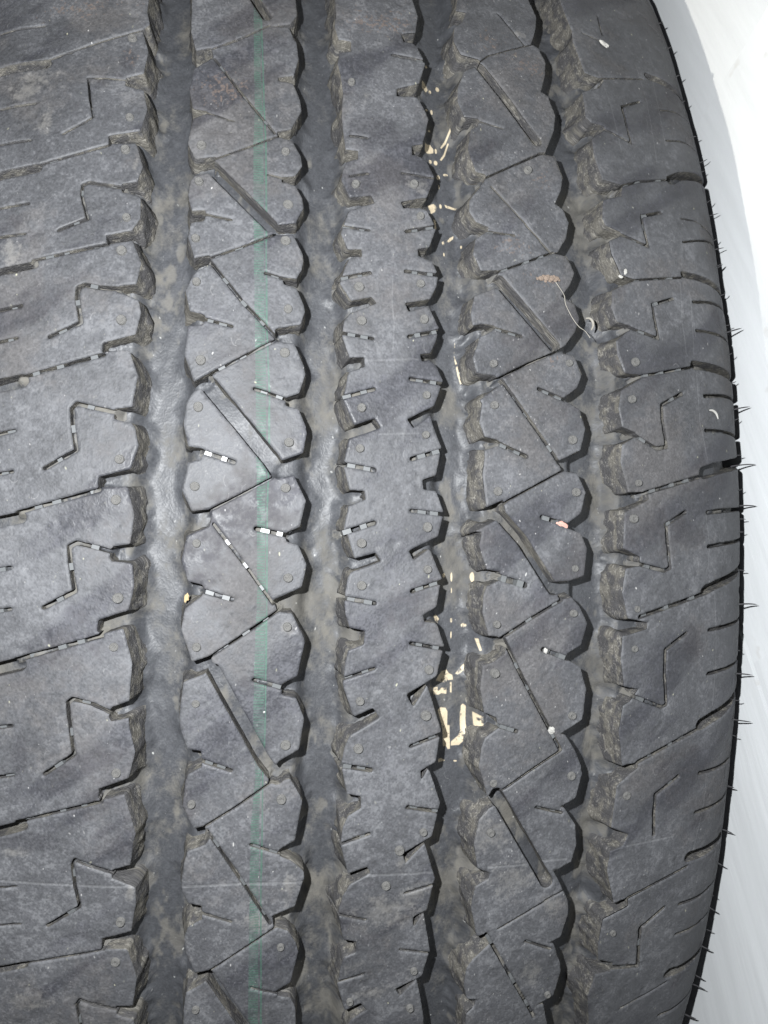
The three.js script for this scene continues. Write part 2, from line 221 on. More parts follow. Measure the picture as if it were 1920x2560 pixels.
const ribs = [
  [[[-0.1135, VT + 0.02], [-0.1135, VB - 0.02]], toUV(rib1R)], [toUV(rib2L), toUV(rib2R)], [toUV(rib3L), toUV(rib3R)], [toUV(rib4L), toUV(rib4R)],
  [toUV(rib5L), [[0.1155, VT + 0.02], [0.1155, VB - 0.02]]]];
for (const side of ribs.flat()) { const a = side[0], b = side[side.length - 1]; side.unshift([a[0], VT + 0.03]); side.push([b[0], VB - 0.03]); }
const DD = new Float32Array(NX * NY).fill(0.006);     // distance to the tread blocks, negative inside them
for (const [l, r] of ribs) polySDF([...l, ...r.slice().reverse()], DD);
const RIBD = DD.slice();
const ribSpan = ribs.map(([l, r]) => { const q = (a, f) => { const s = a.map((p) => p[0]).sort((x, y) => x - y); return s[Math.floor(f * (s.length - 1))]; }; return [q(l, 0.12), q(r, 0.88)]; });
const cutLines = [], NARROW = new Uint8Array(NX * NY);
for (const c of cuts) {
  const p = c.t[0] === 'C' ? toUVx(px(c.t, c.l)) : toUV(px(c.t, c.l)); if (p.length < 2) continue;
  if (c.t[0] === 'A' && c.kind === 'w' && c.l[0] < 0) p.unshift([-0.122, p[0][1] - 0.012 * Math.sign(VT), p[0][2], p[0][3]]);
  const w = Math.max(c.w * ZK * p[0][3] / F, 0.00046), hw = w / 2;
  cutLines.push({ p, w, kind: c.kind, t: c.t });
  for (let k = 0; k + 1 < p.length; k++) {
    const a = p[k], b = p[k + 1], m = hw + 0.003;
    const i0 = Math.max(0, Math.floor((Math.min(a[0], b[0]) - m - U0) / CE)), i1 = Math.min(NU, Math.ceil((Math.max(a[0], b[0]) + m - U0) / CE));
    const j0 = Math.max(0, Math.floor((Math.min(a[1], b[1]) - m - VB) / CE)), j1 = Math.min(NV, Math.ceil((Math.max(a[1], b[1]) + m - VB) / CE));
    const ex = b[0] - a[0], ey = b[1] - a[1], L2 = ex * ex + ey * ey + 1e-14;
    for (let j = j0; j <= j1; j++) for (let i = i0; i <= i1; i++) {
      const u = U0 + i * CE, v = VB + j * CE, t = Math.min(1, Math.max(0, ((u - a[0]) * ex + (v - a[1]) * ey) / L2));
      const d = Math.hypot(u - a[0] - t * ex, v - a[1] - t * ey) - hw, q = j * NX + i; if (-d > DD[q]) DD[q] = -d; if (c.kind === 's' && d < 0.0007) NARROW[q] = 1;
    }
  }
}
for (let j = 0; j < NY; j++) for (let i = 0; i < NX; i++) {   // sector ends, and edges that are a little torn and worn
  const u = U0 + i * CE, v = VB + j * CE, k = j * NX + i, d = DD[k];
  let w = d; if (Math.abs(d) < 0.002) w += 0.00007 * fbm(u * 900, v * 900, 2) + 0.00010 * vn(u * 260 + 9, v * 260) * sstep(-0.001, 0.001, RIBD[k]);
  DD[k] = Math.max(w, v - VT + CE, VB + CE - v, u - UE + CE, U0 + CE - u);
}
function dAt(u, v) {
  const x = Math.min(NU - 0.001, Math.max(0, (u - U0) / CE)), y = Math.min(NV - 0.001, Math.max(0, (v - VB) / CE)), i = x | 0, j = y | 0, fx = x - i, fy = y - j, k = j * NX + i;
  return mix(mix(DD[k], DD[k + 1], fx), mix(DD[k + NX], DD[k + NX + 1], fx), fy);
}

// ---------------------------------------------------------------- textures
const canvasLike = (w, h, fill, srgb) => {
  const data = new Uint8Array(w * h * 4);
  fill(data, w, h);
  const t = new THREE.DataTexture(data, w, h, THREE.RGBAFormat); t.magFilter = THREE.LinearFilter; t.minFilter = THREE.LinearMipmapLinearFilter; t.generateMipmaps = true;
  t.wrapS = t.wrapT = THREE.RepeatWrapping; if (srgb) t.colorSpace = THREE.SRGBColorSpace; t.needsUpdate = true; return t;
};
const enc = (c) => { c = Math.min(1, Math.max(0, c)); return 255 * (c <= 0.0031308 ? 12.92 * c : 1.055 * Math.pow(c, 1 / 2.4) - 0.055); };
const TW = 2048, TH = 2048;
const texU = (i) => U0 + (i + 0.5) / TW * (UE - U0), texV = (j) => VB + (j + 0.5) / TH * (VT - VB);
// green printed line: left edge of the ticked band, right edge, thin line, in tile A pixels
const stripe = [['A0', -200, 1490, 1540, 1545], ['A0', 100, 1493, 1543, 1548], ['A0', 400, 1495, 1545, 1558], ['A0', 640, 1500, 1556, 1565], ['A0', 830, 1492, 1560, 1575], ['A0', 1200, 1492, 1562, 1578], ['A1', 0, 1494, 1564, 1578],
  ['A1', 400, 1500, 1570, 1580], ['A1', 800, 1504, 1578, 1596], ['A1', 1200, 1508, 1578, 1594], ['A2', 0, 1512, 1572, 1582], ['A2', 500, 1512, 1572, 1580], ['A2', 900, 1496, 1568, 1576], ['A2', 1300, 1488, 1564, 1570], ['A3', 200, 1502, 1545, 1556], ['A3', 500, 1474, 1535, 1553], ['A3', 900, 1468, 1532, 1545], ['A3', 1300, 1464, 1530, 1546], ['A3', 1900, 1455, 1525, 1545]]
  .map(([t, y, a, b, c]) => { const q = px(t, [a, y, b, y, c, y]).map(([x, yy]) => unproject(x, yy)); return [q[0][1], q[0][0], q[1][0], q[2][0]]; }).sort((a, b) => a[0] - b[0]);
function stripeAt(v) { let k = 0; while (k < stripe.length - 2 && stripe[k + 1][0] < v) k++; const a = stripe[k], b = stripe[k + 1], t = Math.min(1, Math.max(0, (v - a[0]) / (b[0] - a[0]))); return [1, 2, 3].map((q) => mix(a[q], b[q], t)); }
// layers drawn on a canvas: specks, scratches, paint
function layer(draw, w = TW, h = TH) {
  const c = document.createElement('canvas'); c.width = w; c.height = h; const g = c.getContext('2d');
  g.fillStyle = '#000'; g.fillRect(0, 0, w, h); draw(g); return g.getImageData(0, 0, w, h).data;
}
const toTex = ([u, v]) => [(u - U0) / (UE - U0) * TW, (v - VB) / (VT - VB) * TH];
const speckL = layer((g) => {
  for (let i = 0; i < 5200; i++) {
    const b = Math.floor(60 + 195 * Math.pow(rnd(), 2.2)), r = 0.6 + 1.5 * Math.pow(rnd(), 4), warm = rnd();
    g.fillStyle = `rgb(${b},${b},${warm > 0.6 ? Math.floor(b * 0.5) : b})`; g.beginPath(); g.ellipse(rnd() * TW, rnd() * TH, r * (0.7 + rnd()), r * 0.8, rnd() * 3, 0, 7); g.fill();
  }
  const tile4 = toTex(unproject(1300, 1400)), tile5 = toTex(unproject(1400, 1950));
  for (let i = 0; i < 2600; i++) { const q = tile4[0] + (rnd() + rnd() - 1) * 190, y = rnd() * TH, b = Math.floor(70 + 185 * Math.pow(rnd(), 2)), r = 0.5 + 1.1 * Math.pow(rnd(), 3); g.fillStyle = `rgb(${b},${b},${b})`; g.beginPath(); g.ellipse(q, y, r * (0.6 + rnd()), r * 0.7, rnd() * 3, 0, 7); g.fill(); }
  g.lineWidth = 1;
  for (let i = 0; i < 900; i++) { const x = rnd() * TW, y = rnd() * TH, a = rnd() * 6.3, l = 3 + 9 * rnd(), b = Math.floor(40 + 110 * rnd()); g.strokeStyle = `rgb(${b},${b},${b})`; g.beginPath(); g.moveTo(x, y); g.quadraticCurveTo(x + Math.cos(a) * l, y + Math.sin(a) * l, x + Math.cos(a + 0.8) * l * 1.5, y + Math.sin(a + 0.8) * l * 1.5); g.stroke(); }
});
const seamPts = [['A3', [0, 805, 300, 830, 760, 848, 1000, 852, 1440, 830, 1640, 832]], ['B3', [40, 828, 340, 822, 790, 780, 1150, 765]], ['C3', [0, 735, 240, 712, 340, 690, 470, 680]], ['C3', [820, 605, 1100, 545, 1390, 490]]];
const scratchPts = [['B1', [905, 120, 900, 260, 912, 400, 905, 560]], ['B1', [820, 1055, 1060, 1052]], ['B1', [640, 625, 1060, 612]], ['C1', [1140, 160, 1150, 400, 1180, 600]], ['C1', [1205, 320, 1220, 590]], ['C1', [1230, 700, 1250, 980, 1300, 1210]], ['C1', [735, 300, 770, 560, 815, 690]], ['C2', [1290, 0, 1310, 200, 1300, 330]], ['C0', [870, 380, 930, 560, 975, 800, 1000, 960]], ['C0', [960, 420, 1010, 640, 1050, 860]], ['C0', [650, 420, 720, 620, 790, 900]], ['C2', [1340, 480, 1350, 800, 1330, 1150]], ['C3', [1300, 160, 1270, 400, 1210, 640]], ['C1', [1190, 200, 1230, 480]]];
const seamL = layer((g) => {
  for (const [t, l] of [...seamPts, ...scratchPts]) {
    const q = toUV(px(t, l)).map(toTex); const wide = seamPts.some((s) => s[1] === l);
    g.strokeStyle = wide ? '#fff' : '#999'; g.lineWidth = wide ? 3.4 : 3.0; g.beginPath(); q.forEach((p, i) => i ? g.lineTo(p[0], p[1]) : g.moveTo(p[0], p[1])); g.stroke();
  }
});
// pale scuffs and dark clean patches with outlines of their own: [tile, x, y, rx, ry]
const scuffs = [['B1', 310, 1130, 45, 55], ['B3', 300, 860, 40, 100], ['B3', 1050, 880, 90, 60], ['B3', 960, 690, 40, 80], ['A0', 60, 1480, 60, 80], ['C3', 380, 960, 60, 60], ['A3', 180, 1520, 110, 60], ['B2', 280, 690, 45, 50], ['A1', 1200, 615, 55, 40], ['C3', 20, 540, 130, 120], ['A0', 270, 720, 60, 90], ['B0', 1060, 1090, 70, 60], ['B0', 750, 570, 35, 45], ['A3', 770, 880, 30, 60], ['B3', 90, 1060, 90, 50], ['A0', 800, 980, 22, 80], ['B3', 860, 990, 190, 110], ['B3', 650, 1330, 90, 60], ['C3', 150, 800, 150, 100], ['A3', 80, 640, 90, 30], ['A0', 200, 470, 130, 90], ['A0', 120, 560, 90, 60], ['C0', 170, 200, 60, 30], ['B3', 780, 1480, 120, 60], ['A3', 160, 1540, 90, 50], ['A0', 790, 200, 60, 30], ['C3', 250, 1350, 100, 90]];
const rusts = [['C0', 240, 400, 130, 110], ['C1', 330, 130, 120, 60], ['C0', 160, 1450, 130, 60], ['C0', 330, 1050, 70, 70], ['C1', 395, 620, 40, 50], ['A0', 790, 340, 70, 70], ['B0', 1500, 250, 130, 120], ['B0', 850, 150, 200, 120], ['A0', 500, 60, 300, 90], ['A0', 1350, 520, 160, 120]];
const darks = [['B0', 830, 780, 190, 110], ['C2', 1200, 130, 130, 90], ['C2', 1200, 780, 60, 130], ['A3', 180, 580, 220, 60], ['A2', 120, 1450, 70, 190], ['B3', 700, 1620, 120, 90], ['B0', 980, 250, 140, 70], ['C1', 870, 700, 60, 60], ['A0', 760, 370, 60, 120]];
const blobs = (list) => layer((g) => { for (const [t, x, y, rx, ry] of list) { const q = unproject(...px(t, [x, y])[0]); if (!q) continue; const [cx, cy] = toTex(q), s = ZK * q[3] / F, ax = rx * s / (UE - U0) * TW, ay = ry * s / (VT - VB) * TH; const gr = g.createRadialGradient(0, 0, 0, 0, 0, 1); gr.addColorStop(0, '#fff'); gr.addColorStop(1, '#000'); g.save(); g.globalCompositeOperation = 'lighter'; g.translate(cx, cy); g.scale(ax * 1.5, ay * 1.5); g.fillStyle = gr; g.beginPath(); g.arc(0, 0, 1, 0, 7); g.fill(); g.restore(); } }, TW, TH);
const scuffL = blobs(scuffs), darkL = blobs(darks), rustL = blobs(rusts);

const bumpA = new Uint8Array(TW * TH), roughA = new Uint8Array(TW * TH);
const treadMap = canvasLike(TW, TH, (data) => {
  for (let j = 0; j < TH; j++) {
    const v = texV(j), st = stripeAt(v);
    for (let i = 0; i < TW; i++) {
      const u = texU(i), k = (j * TW + i) * 4;
      const grain = vn(u * 4300, v * 4300) * 0.6 + vn(u * 2300 + 3, v * 2300) * 0.7;
      const fine = fbm(u * 700, v * 700, 3), mid = fbm(u * 150 + 40, v * 150, 4), big = fbm(u * 38 + 7, v * 38 + 90, 4);
      let L = 0.078 * (1 + 0.22 * grain + 0.20 * fine + 0.18 * mid + 0.24 * big);
      let r = L * 0.97, g = L * 0.99, b = L * 1.07;
      const curl = 1 - sstep(0.0, 0.14, Math.abs(fbm(u * 420 + 60, v * 420, 3)));                 // dry rims left by drops of dirty water
      const dust = Math.min(1, sstep(0.05, 0.8, fine * 0.8 + mid * 0.38 + big * 0.3 + grain * 0.45) + 0.30 * curl * sstep(-0.1, 0.5, mid + big));         // pale dust lying in patches
      r += dust * 0.027; g += dust * 0.027; b += dust * 0.027;
      const brown = sstep(0.0, 0.6, fbm(u * 60 + 300, v * 60, 5) + 0.35 * fine);                  // brownish soil
      r = mix(r, 0.085 * (1 + 0.3 * grain), brown * 0.35); g = mix(g, 0.076 * (1 + 0.3 * grain), brown * 0.35); b = mix(b, 0.070 * (1 + 0.3 * grain), brown * 0.35);
      const smear = fbm((u * 0.8 + v * 0.6) * 26 + 9, (v * 0.8 - u * 0.6) * 110, 4), sm = sstep(0.05, 0.55, smear + 0.25 * fine);           // rubbed streaks where the rubber is bare and darker
      r *= 1 - 0.42 * sm; g *= 1 - 0.42 * sm; b *= 1 - 0.38 * sm;
      const sc = sstep(0.22, 0.95, scuffL[k] / 255 + 0.55 * fine + 0.3 * mid + 0.22 * grain) * (scuffL[k] > 6 ? 1 : 0) * (0.55 + 0.45 * sstep(-0.3, 0.4, fbm(u * 900 + 3, v * 900, 3)));
      r = mix(r, 0.18, sc * 0.5); g = mix(g, 0.172, sc * 0.5); b = mix(b, 0.160, sc * 0.5);
      const dk = sstep(0.3, 0.6, darkL[k] / 255 + 0.35 * mid + 0.2 * fine) * (darkL[k] > 6 ? 1 : 0);
      r = mix(r, 0.032 * (1 + 0.3 * grain), dk * 0.55); g = mix(g, 0.032 * (1 + 0.3 * grain), dk * 0.55); b = mix(b, 0.037 * (1 + 0.3 * grain), dk * 0.55);
      const ru = rustL[k] > 6 ? sstep(0.42, 0.72, rustL[k] / 255 * 0.42 + 0.75 * fbm(u * 1500 + 31, v * 1500, 3) + 0.25 * mid) : 0;        // crumbs of reddish soil
      r = mix(r, 0.150, ru * 0.6); g = mix(g, 0.112, ru * 0.6); b = mix(b, 0.092, ru * 0.6);
      const se = seamL[k] / 255; r += se * 0.036; g += se * 0.036; b += se * 0.036;
      // printed green band of fine ticks and its thin line
      const wear = sstep(-0.55, 0.35, fbm(u * 500 + 70, v * 500, 3)); let gr = 0;
      if (u > st[0] + 0.0004 && u < st[1]) { const tick = 0.5 + 0.5 * Math.sin(v / 0.00064 * 6.283 + 0.8 * vn(u * 900, v * 300)); gr = (0.30 + 0.70 * sstep(0.45, 0.8, tick)) * (0.35 + 0.65 * wear) * sstep(0, 0.0002, u - st[0]); }
      if (Math.abs(u - st[2]) < 0.00019) gr = 0.65 + 0.35 * wear;
      r = mix(r, 0.048, gr * 0.75); g = mix(g, 0.108, gr * 0.75); b = mix(b, 0.080, gr * 0.75);
      const sp = speckL[k] / 255; if (sp > 0.02) { r = mix(r, 0.44, sp * sp); g = mix(g, 0.43, sp * sp); b = mix(b, speckL[k + 2] < speckL[k] - 10 ? 0.31 : 0.42, sp * sp); }
      data[k] = enc(r); data[k + 1] = enc(g); data[k + 2] = enc(b); data[k + 3] = 255;
      bumpA[j * TW + i] = 255 * Math.min(1, Math.max(0, 0.42 + 0.15 * grain + 0.20 * fine + 0.12 * mid + 0.4 * se + 0.25 * sp));
      roughA[j * TW + i] = 255 * Math.min(1, Math.max(0, 0.60 + 0.26 * dust + 0.2 * brown - 0.10 * sm + 0.07 * grain));
    }
  }
}, true);
const pack = (a) => canvasLike(TW, TH, (d) => { for (let i = 0; i < a.length; i++) { d[4 * i] = d[4 * i + 1] = d[4 * i + 2] = a[i]; d[4 * i + 3] = 255; } });
const treadBump = pack(bumpA), treadRough = pack(roughA);

// groove floors: moulded rubber, dried mud, cream paint drips
const GH = -0.0085;                                   // depth of the main grooves
const cream = [   // polygons of paint in tile B pixels, on the groove floor
  ['B2', [1165,1000, 1185,965, 1200,945, 1230,933, 1245,955, 1266,965, 1270,992, 1235,998, 1225,1010]], ['B2', [1148,1042, 1176,1036, 1180,1060, 1200,1040, 1232,1042, 1230,1078, 1200,1072, 1180,1082, 1148,1078]], ['B2', [1252,1010, 1262,1008, 1262,1070, 1252,1068]],
  ['B2', [1175,1170, 1195,1156, 1225,1160, 1236,1180, 1234,1262, 1248,1262, 1250,1400, 1236,1402, 1228,1385, 1208,1385, 1205,1290]], ['B2', [1312,1190, 1318,1145, 1330,1134, 1344,1145, 1342,1250, 1348,1300, 1300,1375, 1255,1382, 1256,1358, 1298,1318, 1308,1290]], ['B2', [1370,1165, 1418,1180, 1418,1236, 1395,1248, 1372,1240]],
  ['B2', [1282,955, 1330,900, 1360,880, 1365,905, 1330,935, 1295,960]], ['B2', [1180,1462, 1195,1455, 1220,1470, 1180,1480]], ['B2', [1145,612, 1165,608, 1185,632, 1172,655, 1150,640]], ['B2', [1382,738, 1396,735, 1410,800, 1400,806]],
  ['B0', [1082,478, 1095,490, 1116,540, 1105,556, 1076,540]], ['B0', [1090,872, 1130,868, 1152,890, 1150,912, 1110,918, 1092,908]], ['B0', [1112,1232, 1150,1218, 1172,1230, 1160,1258, 1135,1275, 1118,1255]], ['B0', [1192,880, 1220,840, 1240,790, 1242,815, 1225,858, 1200,885]], ['B0', [1218,1215, 1250,1225, 1290,1245, 1280,1254, 1225,1232]], ['B0', [1190,950, 1212,920, 1235,855, 1243,862, 1220,930, 1200,955]],
  ['B0', [1228,1438, 1250,1412, 1272,1402, 1270,1418, 1245,1438]], ['B0', [1150,1300, 1165,1310, 1170,1360, 1160,1365, 1155,1330]], ['B0', [1330,1300, 1345,1262, 1356,1258, 1352,1290, 1338,1312]], ['B1', [1275,520, 1280,530, 1276,600, 1286,640, 1296,700, 1312,765, 1306,768, 1290,710, 1280,650, 1272,600]],
];
const creamDots = [['B2', 1212, 375, 9, 14], ['B2', 1260, 385, 6, 28], ['B2', 1371, 383, 9, 30], ['B2', 1260, 465, 3, 16], ['B2', 1259, 642, 7, 13], ['B2', 1332, 670, 17, 12], ['B2', 1258, 728, 4, 22], ['B2', 1280, 1470, 10, 5], ['B0', 1175, 535, 12, 18], ['B0', 1130, 550, 8, 12], ['B0', 1110, 655, 8, 8], ['B0', 1140, 670, 7, 18], ['B0', 1126, 780, 7, 9], ['B0', 1166, 898, 7, 18], ['B0', 1180, 1055, 11, 16], ['B0', 1224, 1040, 15, 9], ['B0', 1194, 1225, 8, 14], ['B0', 1132, 962, 9, 12], ['B0', 1165, 968, 12, 16], ['B0', 1210, 1442, 8, 12], ['B0', 1215, 1510, 4, 12], ['B0', 1313, 1476, 4, 12], ['B0', 1108, 400, 7, 12], ['B0', 1185, 1110, 3, 14], ['B0', 1130, 1105, 6, 9]];
const creamL = layer((g) => {
  g.fillStyle = '#fff';
  for (const [t, l] of cream) { const q = toUV(px(t, l), GH).map(toTex); g.beginPath(); q.forEach((p, i) => i ? g.lineTo(p[0], p[1]) : g.moveTo(p[0], p[1])); g.closePath(); g.fill(); }
  for (const [t, x, y, rx, ry] of creamDots) { const q = unproject(...px(t, [x, y])[0], GH), s = ZK * q[3] / F, [cx, cy] = toTex(q); g.beginPath(); g.ellipse(cx, cy, rx * s / (UE - U0) * TW, ry * s / (VT - VB) * TH, 0, 0, 7); g.fill(); }
});
const gBumpA = new Uint8Array(TW * TH), gRoughA = new Uint8Array(TW * TH);
const grooveMap = canvasLike(TW, TH, (data) => {
  for (let j = 0; j < TH; j++) for (let i = 0; i < TW; i++) {
    const u = texU(i), v = texV(j), k = (j * TW + i) * 4;
    const grain = vn(u * 3800, v * 3800) * 0.6 + vn(u * 1700, v * 1700) * 0.5, fine = fbm(u * 620 + 5, v * 420, 3), mid = fbm(u * 120 + 11, v * 90, 4), big = fbm(u * 34 + 3, v * 26 + 31, 3);
    let L = 0.055 * (1 + 0.2 * grain + 0.15 * fine), r = L * 0.96, g = L, b = L * 1.1;
    const mud = sstep(-0.1, 0.75, mid + 0.5 * big + 0.35 * fine + 0.2 * grain);
    r = mix(r, 0.098 * (1 + 0.4 * fine), mud * 0.7); g = mix(g, 0.092 * (1 + 0.4 * fine), mud * 0.7); b = mix(b, 0.079 * (1 + 0.4 * fine), mud * 0.7);
    const ii = Math.min(NU, Math.max(0, Math.round((u - U0) / CE))), jj = Math.min(NV, Math.max(0, Math.round((v - VB) / CE))), silt = NARROW[jj * NX + ii] ? sstep(-0.45, 0.1, fine + mid + 0.3 * grain) : 0;   // dried silt packed in the sipes
    const cake = Math.max(silt, sstep(0.35, 0.62, fbm(u * 200 + 80, v * 110 + 8, 4) + 0.3 * big)); r = mix(r, 0.15, cake * 0.5); g = mix(g, 0.141, cake * 0.5); b = mix(b, 0.122, cake * 0.5);
    const sp = speckL[k] / 255; if (sp > 0.3) { r = mix(r, 0.5, sp * sp * 0.7); g = mix(g, 0.5, sp * sp * 0.7); b = mix(b, 0.48, sp * sp * 0.7); }
    const pa = creamL[k] / 255 * sstep(-0.75, -0.15, fine + 0.4 * grain + 0.2 * mid) * 0.95; r = mix(r, 0.50, pa); g = mix(g, 0.42, pa); b = mix(b, 0.295, pa);
    data[k] = enc(r); data[k + 1] = enc(g); data[k + 2] = enc(b); data[k + 3] = 255;
    gBumpA[j * TW + i] = 255 * Math.min(1, Math.max(0, 0.4 + 0.12 * grain + 0.12 * fine + 0.2 * cake + 0.12 * mud * fine + 0.12 * pa));
    gRoughA[j * TW + i] = 255 * Math.min(1, 0.52 + 0.30 * mud + 0.2 * cake + 0.06 * grain);
  }
}, true);
const grooveBump = pack(gBumpA), grooveRough = pack(gRoughA);
// block walls: scraped rubber caked with dust, streaked along the height; tile of 48 mm
const wallBumpA = [], WT = 1024;
const wallMap = canvasLike(WT, WT, (data) => {
  for (let j = 0; j < WT; j++) for (let i = 0; i < WT; i++) {
    const x = i / WT * 48, y = j / WT * 48, k = (j * WT + i) * 4;
    const streak = fbm(x * 0.9, y * 0.7, 4), fine = fbm(x * 3.1 + 50, y * 3.1, 3), mid = fbm(x * 0.35, y * 0.5 + 9, 3), grain = vn(x * 9, y * 9);
    const t = sstep(-0.35, 0.5, mid + 0.7 * streak), pale = sstep(0.2, 0.6, fine + 0.5 * streak);
    const L = 1 + 0.25 * grain;
    data[k] = enc((mix(0.048, 0.090, t) + 0.060 * pale) * L); data[k + 1] = enc((mix(0.047, 0.085, t) + 0.057 * pale) * L); data[k + 2] = enc((mix(0.048, 0.075, t) + 0.051 * pale) * L); data[k + 3] = 255;
    wallBumpA.push(255 * Math.min(1, Math.max(0, 0.45 + 0.25 * fine + 0.3 * streak + 0.1 * grain)));
  }
}, true);
const wallBump = canvasLike(WT, WT, (d) => { for (let i = 0; i < wallBumpA.length; i++) { d[4 * i] = d[4 * i + 1] = d[4 * i + 2] = wallBumpA[i]; d[4 * i + 3] = 255; } });

const M = {
  tread: new THREE.MeshPhysicalMaterial({ map: treadMap, roughness: 1, roughnessMap: treadRough, bumpMap: treadBump, bumpScale: 0.00016, specularIntensity: 0.5 }),
  wall: new THREE.MeshPhysicalMaterial({ map: wallMap, roughness: 0.9, specularIntensity: 0.2, bumpMap: wallBump, bumpScale: 0.0003 }),
  groove: new THREE.MeshPhysicalMaterial({ map: grooveMap, roughness: 1, roughnessMap: grooveRough, bumpMap: grooveBump, bumpScale: 0.00026, specularIntensity: 0.5 }),
  rubber: new THREE.MeshStandardMaterial({ color: new THREE.Color(0.028, 0.028, 0.03), roughness: 0.6 }),
  nub: new THREE.MeshStandardMaterial({ color: new THREE.Color(0.088, 0.086, 0.082), roughness: 0.75, bumpMap: wallBump, bumpScale: 0.0002 }),
  bridge: new THREE.MeshStandardMaterial({ color: new THREE.Color(0.06, 0.063, 0.065), roughness: 0.36 }),
  spew: new THREE.MeshStandardMaterial({ color: new THREE.Color(0.022, 0.021, 0.023), roughness: 0.6 }),
};

for (const [m, k] of [[M.tread, 0.56], [M.wall, 0.74], [M.groove, 0.58]]) m.color.setScalar(k);      // the maps hold the tones; this sets how black the rubber is

// ---------------------------------------------------------------- tyre
const tyre = new THREE.Group(); tyre.name = 'tyre'; tyre.position.set(YC, 0, -(D + R));
tyre.userData = { label: 'used black rubber tyre lying on its side on the pale plank floor', category: 'tyre' };
scene.add(tyre);
const used = {};
const numbered = (n) => { used[n] = (used[n] || 0) + 1; return used[n] === 1 ? n : n + '_' + String(used[n] - 1).padStart(3, '0'); };
function part(name, geometry, material, parent = tyre) {
  const m = new THREE.Mesh(geometry, material); m.name = name; m.castShadow = m.receiveShadow = true; parent.add(m); return m;
}
function geo(pos, uv, idx, groups) {
  const g = new THREE.BufferGeometry();
  g.setAttribute('position', new THREE.Float32BufferAttribute(pos, 3)); g.setAttribute('uv', new THREE.Float32BufferAttribute(uv, 2)); g.setIndex(idx);
  g.computeVertexNormals(); return g;
}
const P3 = new THREE.Vector3();
const uvOf = (u, v) => [(u - U0) / (UE - U0), (v - VB) / (VT - VB)];

// floor of the grooves and sipes (one moulded skin under the blocks)
const inRib = (u) => { let s = 0; for (const [a, b] of ribSpan) s = Math.max(s, sstep(a - 0.0005, a + 0.0025, u) * (1 - sstep(b - 0.0025, b + 0.0005, u))); return s; };
{
  const st = 1, pos = [], uv = [], idx = [], id = new Int32Array(NX * NY).fill(-1);
  const C2 = 2, need = (i, j) => DD[j * NX + i] > -0.0022;
  const vert = (i, j) => {
    const k = j * NX + i; if (id[k] >= 0) return id[k];
    const u = U0 + i * CE, v = VB + j * CE, d = Math.max(0, DD[k]), ir = inRib(u);
    const fil = 0.0020 * Math.pow(1 - Math.min(1, d / 0.0034), 2);
    const cutH = RIBD[k] < 0 ? (NARROW[k] ? -0.0021 + 0.0008 * vn(u * 330, v * 330) : -0.0040) : -0.0046;
    let h = mix(GH + fil, cutH + 0.0004 * vn(u * 200, v * 200), ir) + 0.00012 * fbm(u * 420, v * 320, 3) + 0.00022 * vn(u * 70, v * 40) + (1 - ir) * (1 - sstep(0.0008, 0.0045, d)) * 0.0011 * (ridge(u * 160 + v * 120, v * 110, 3) + 0.7 * fbm(u * 300, v * 200 + 8, 3)) + 0.00035 * sstep(0.1, 0.5, fbm(u * 90 + 20, v * 60, 3)) * fbm(u * 520, v * 380, 3);
    surf(u, v, h, P3); pos.push(P3.x, P3.y, P3.z); uv.push(...uvOf(u, v)); return id[k] = pos.length / 3 - 1;
  };
  for (let j = 0; j + C2 <= NV; j += C2) for (let i = 0; i + C2 <= NU; i += C2) {
    if (!need(i, j) && !need(i + C2, j) && !need(i, j + C2) && !need(i + C2, j + C2) && !need(i + 1, j + 1)) continue;
    const a = vert(i, j), b = vert(i + C2, j), c = vert(i + C2, j + C2), e = vert(i, j + C2); idx.push(a, c, b, a, e, c);
  }
  part('groove_floor', geo(pos, uv, idx), M.groove).userData.label = 'dusty groove floors with cream paint drips in one groove';
}

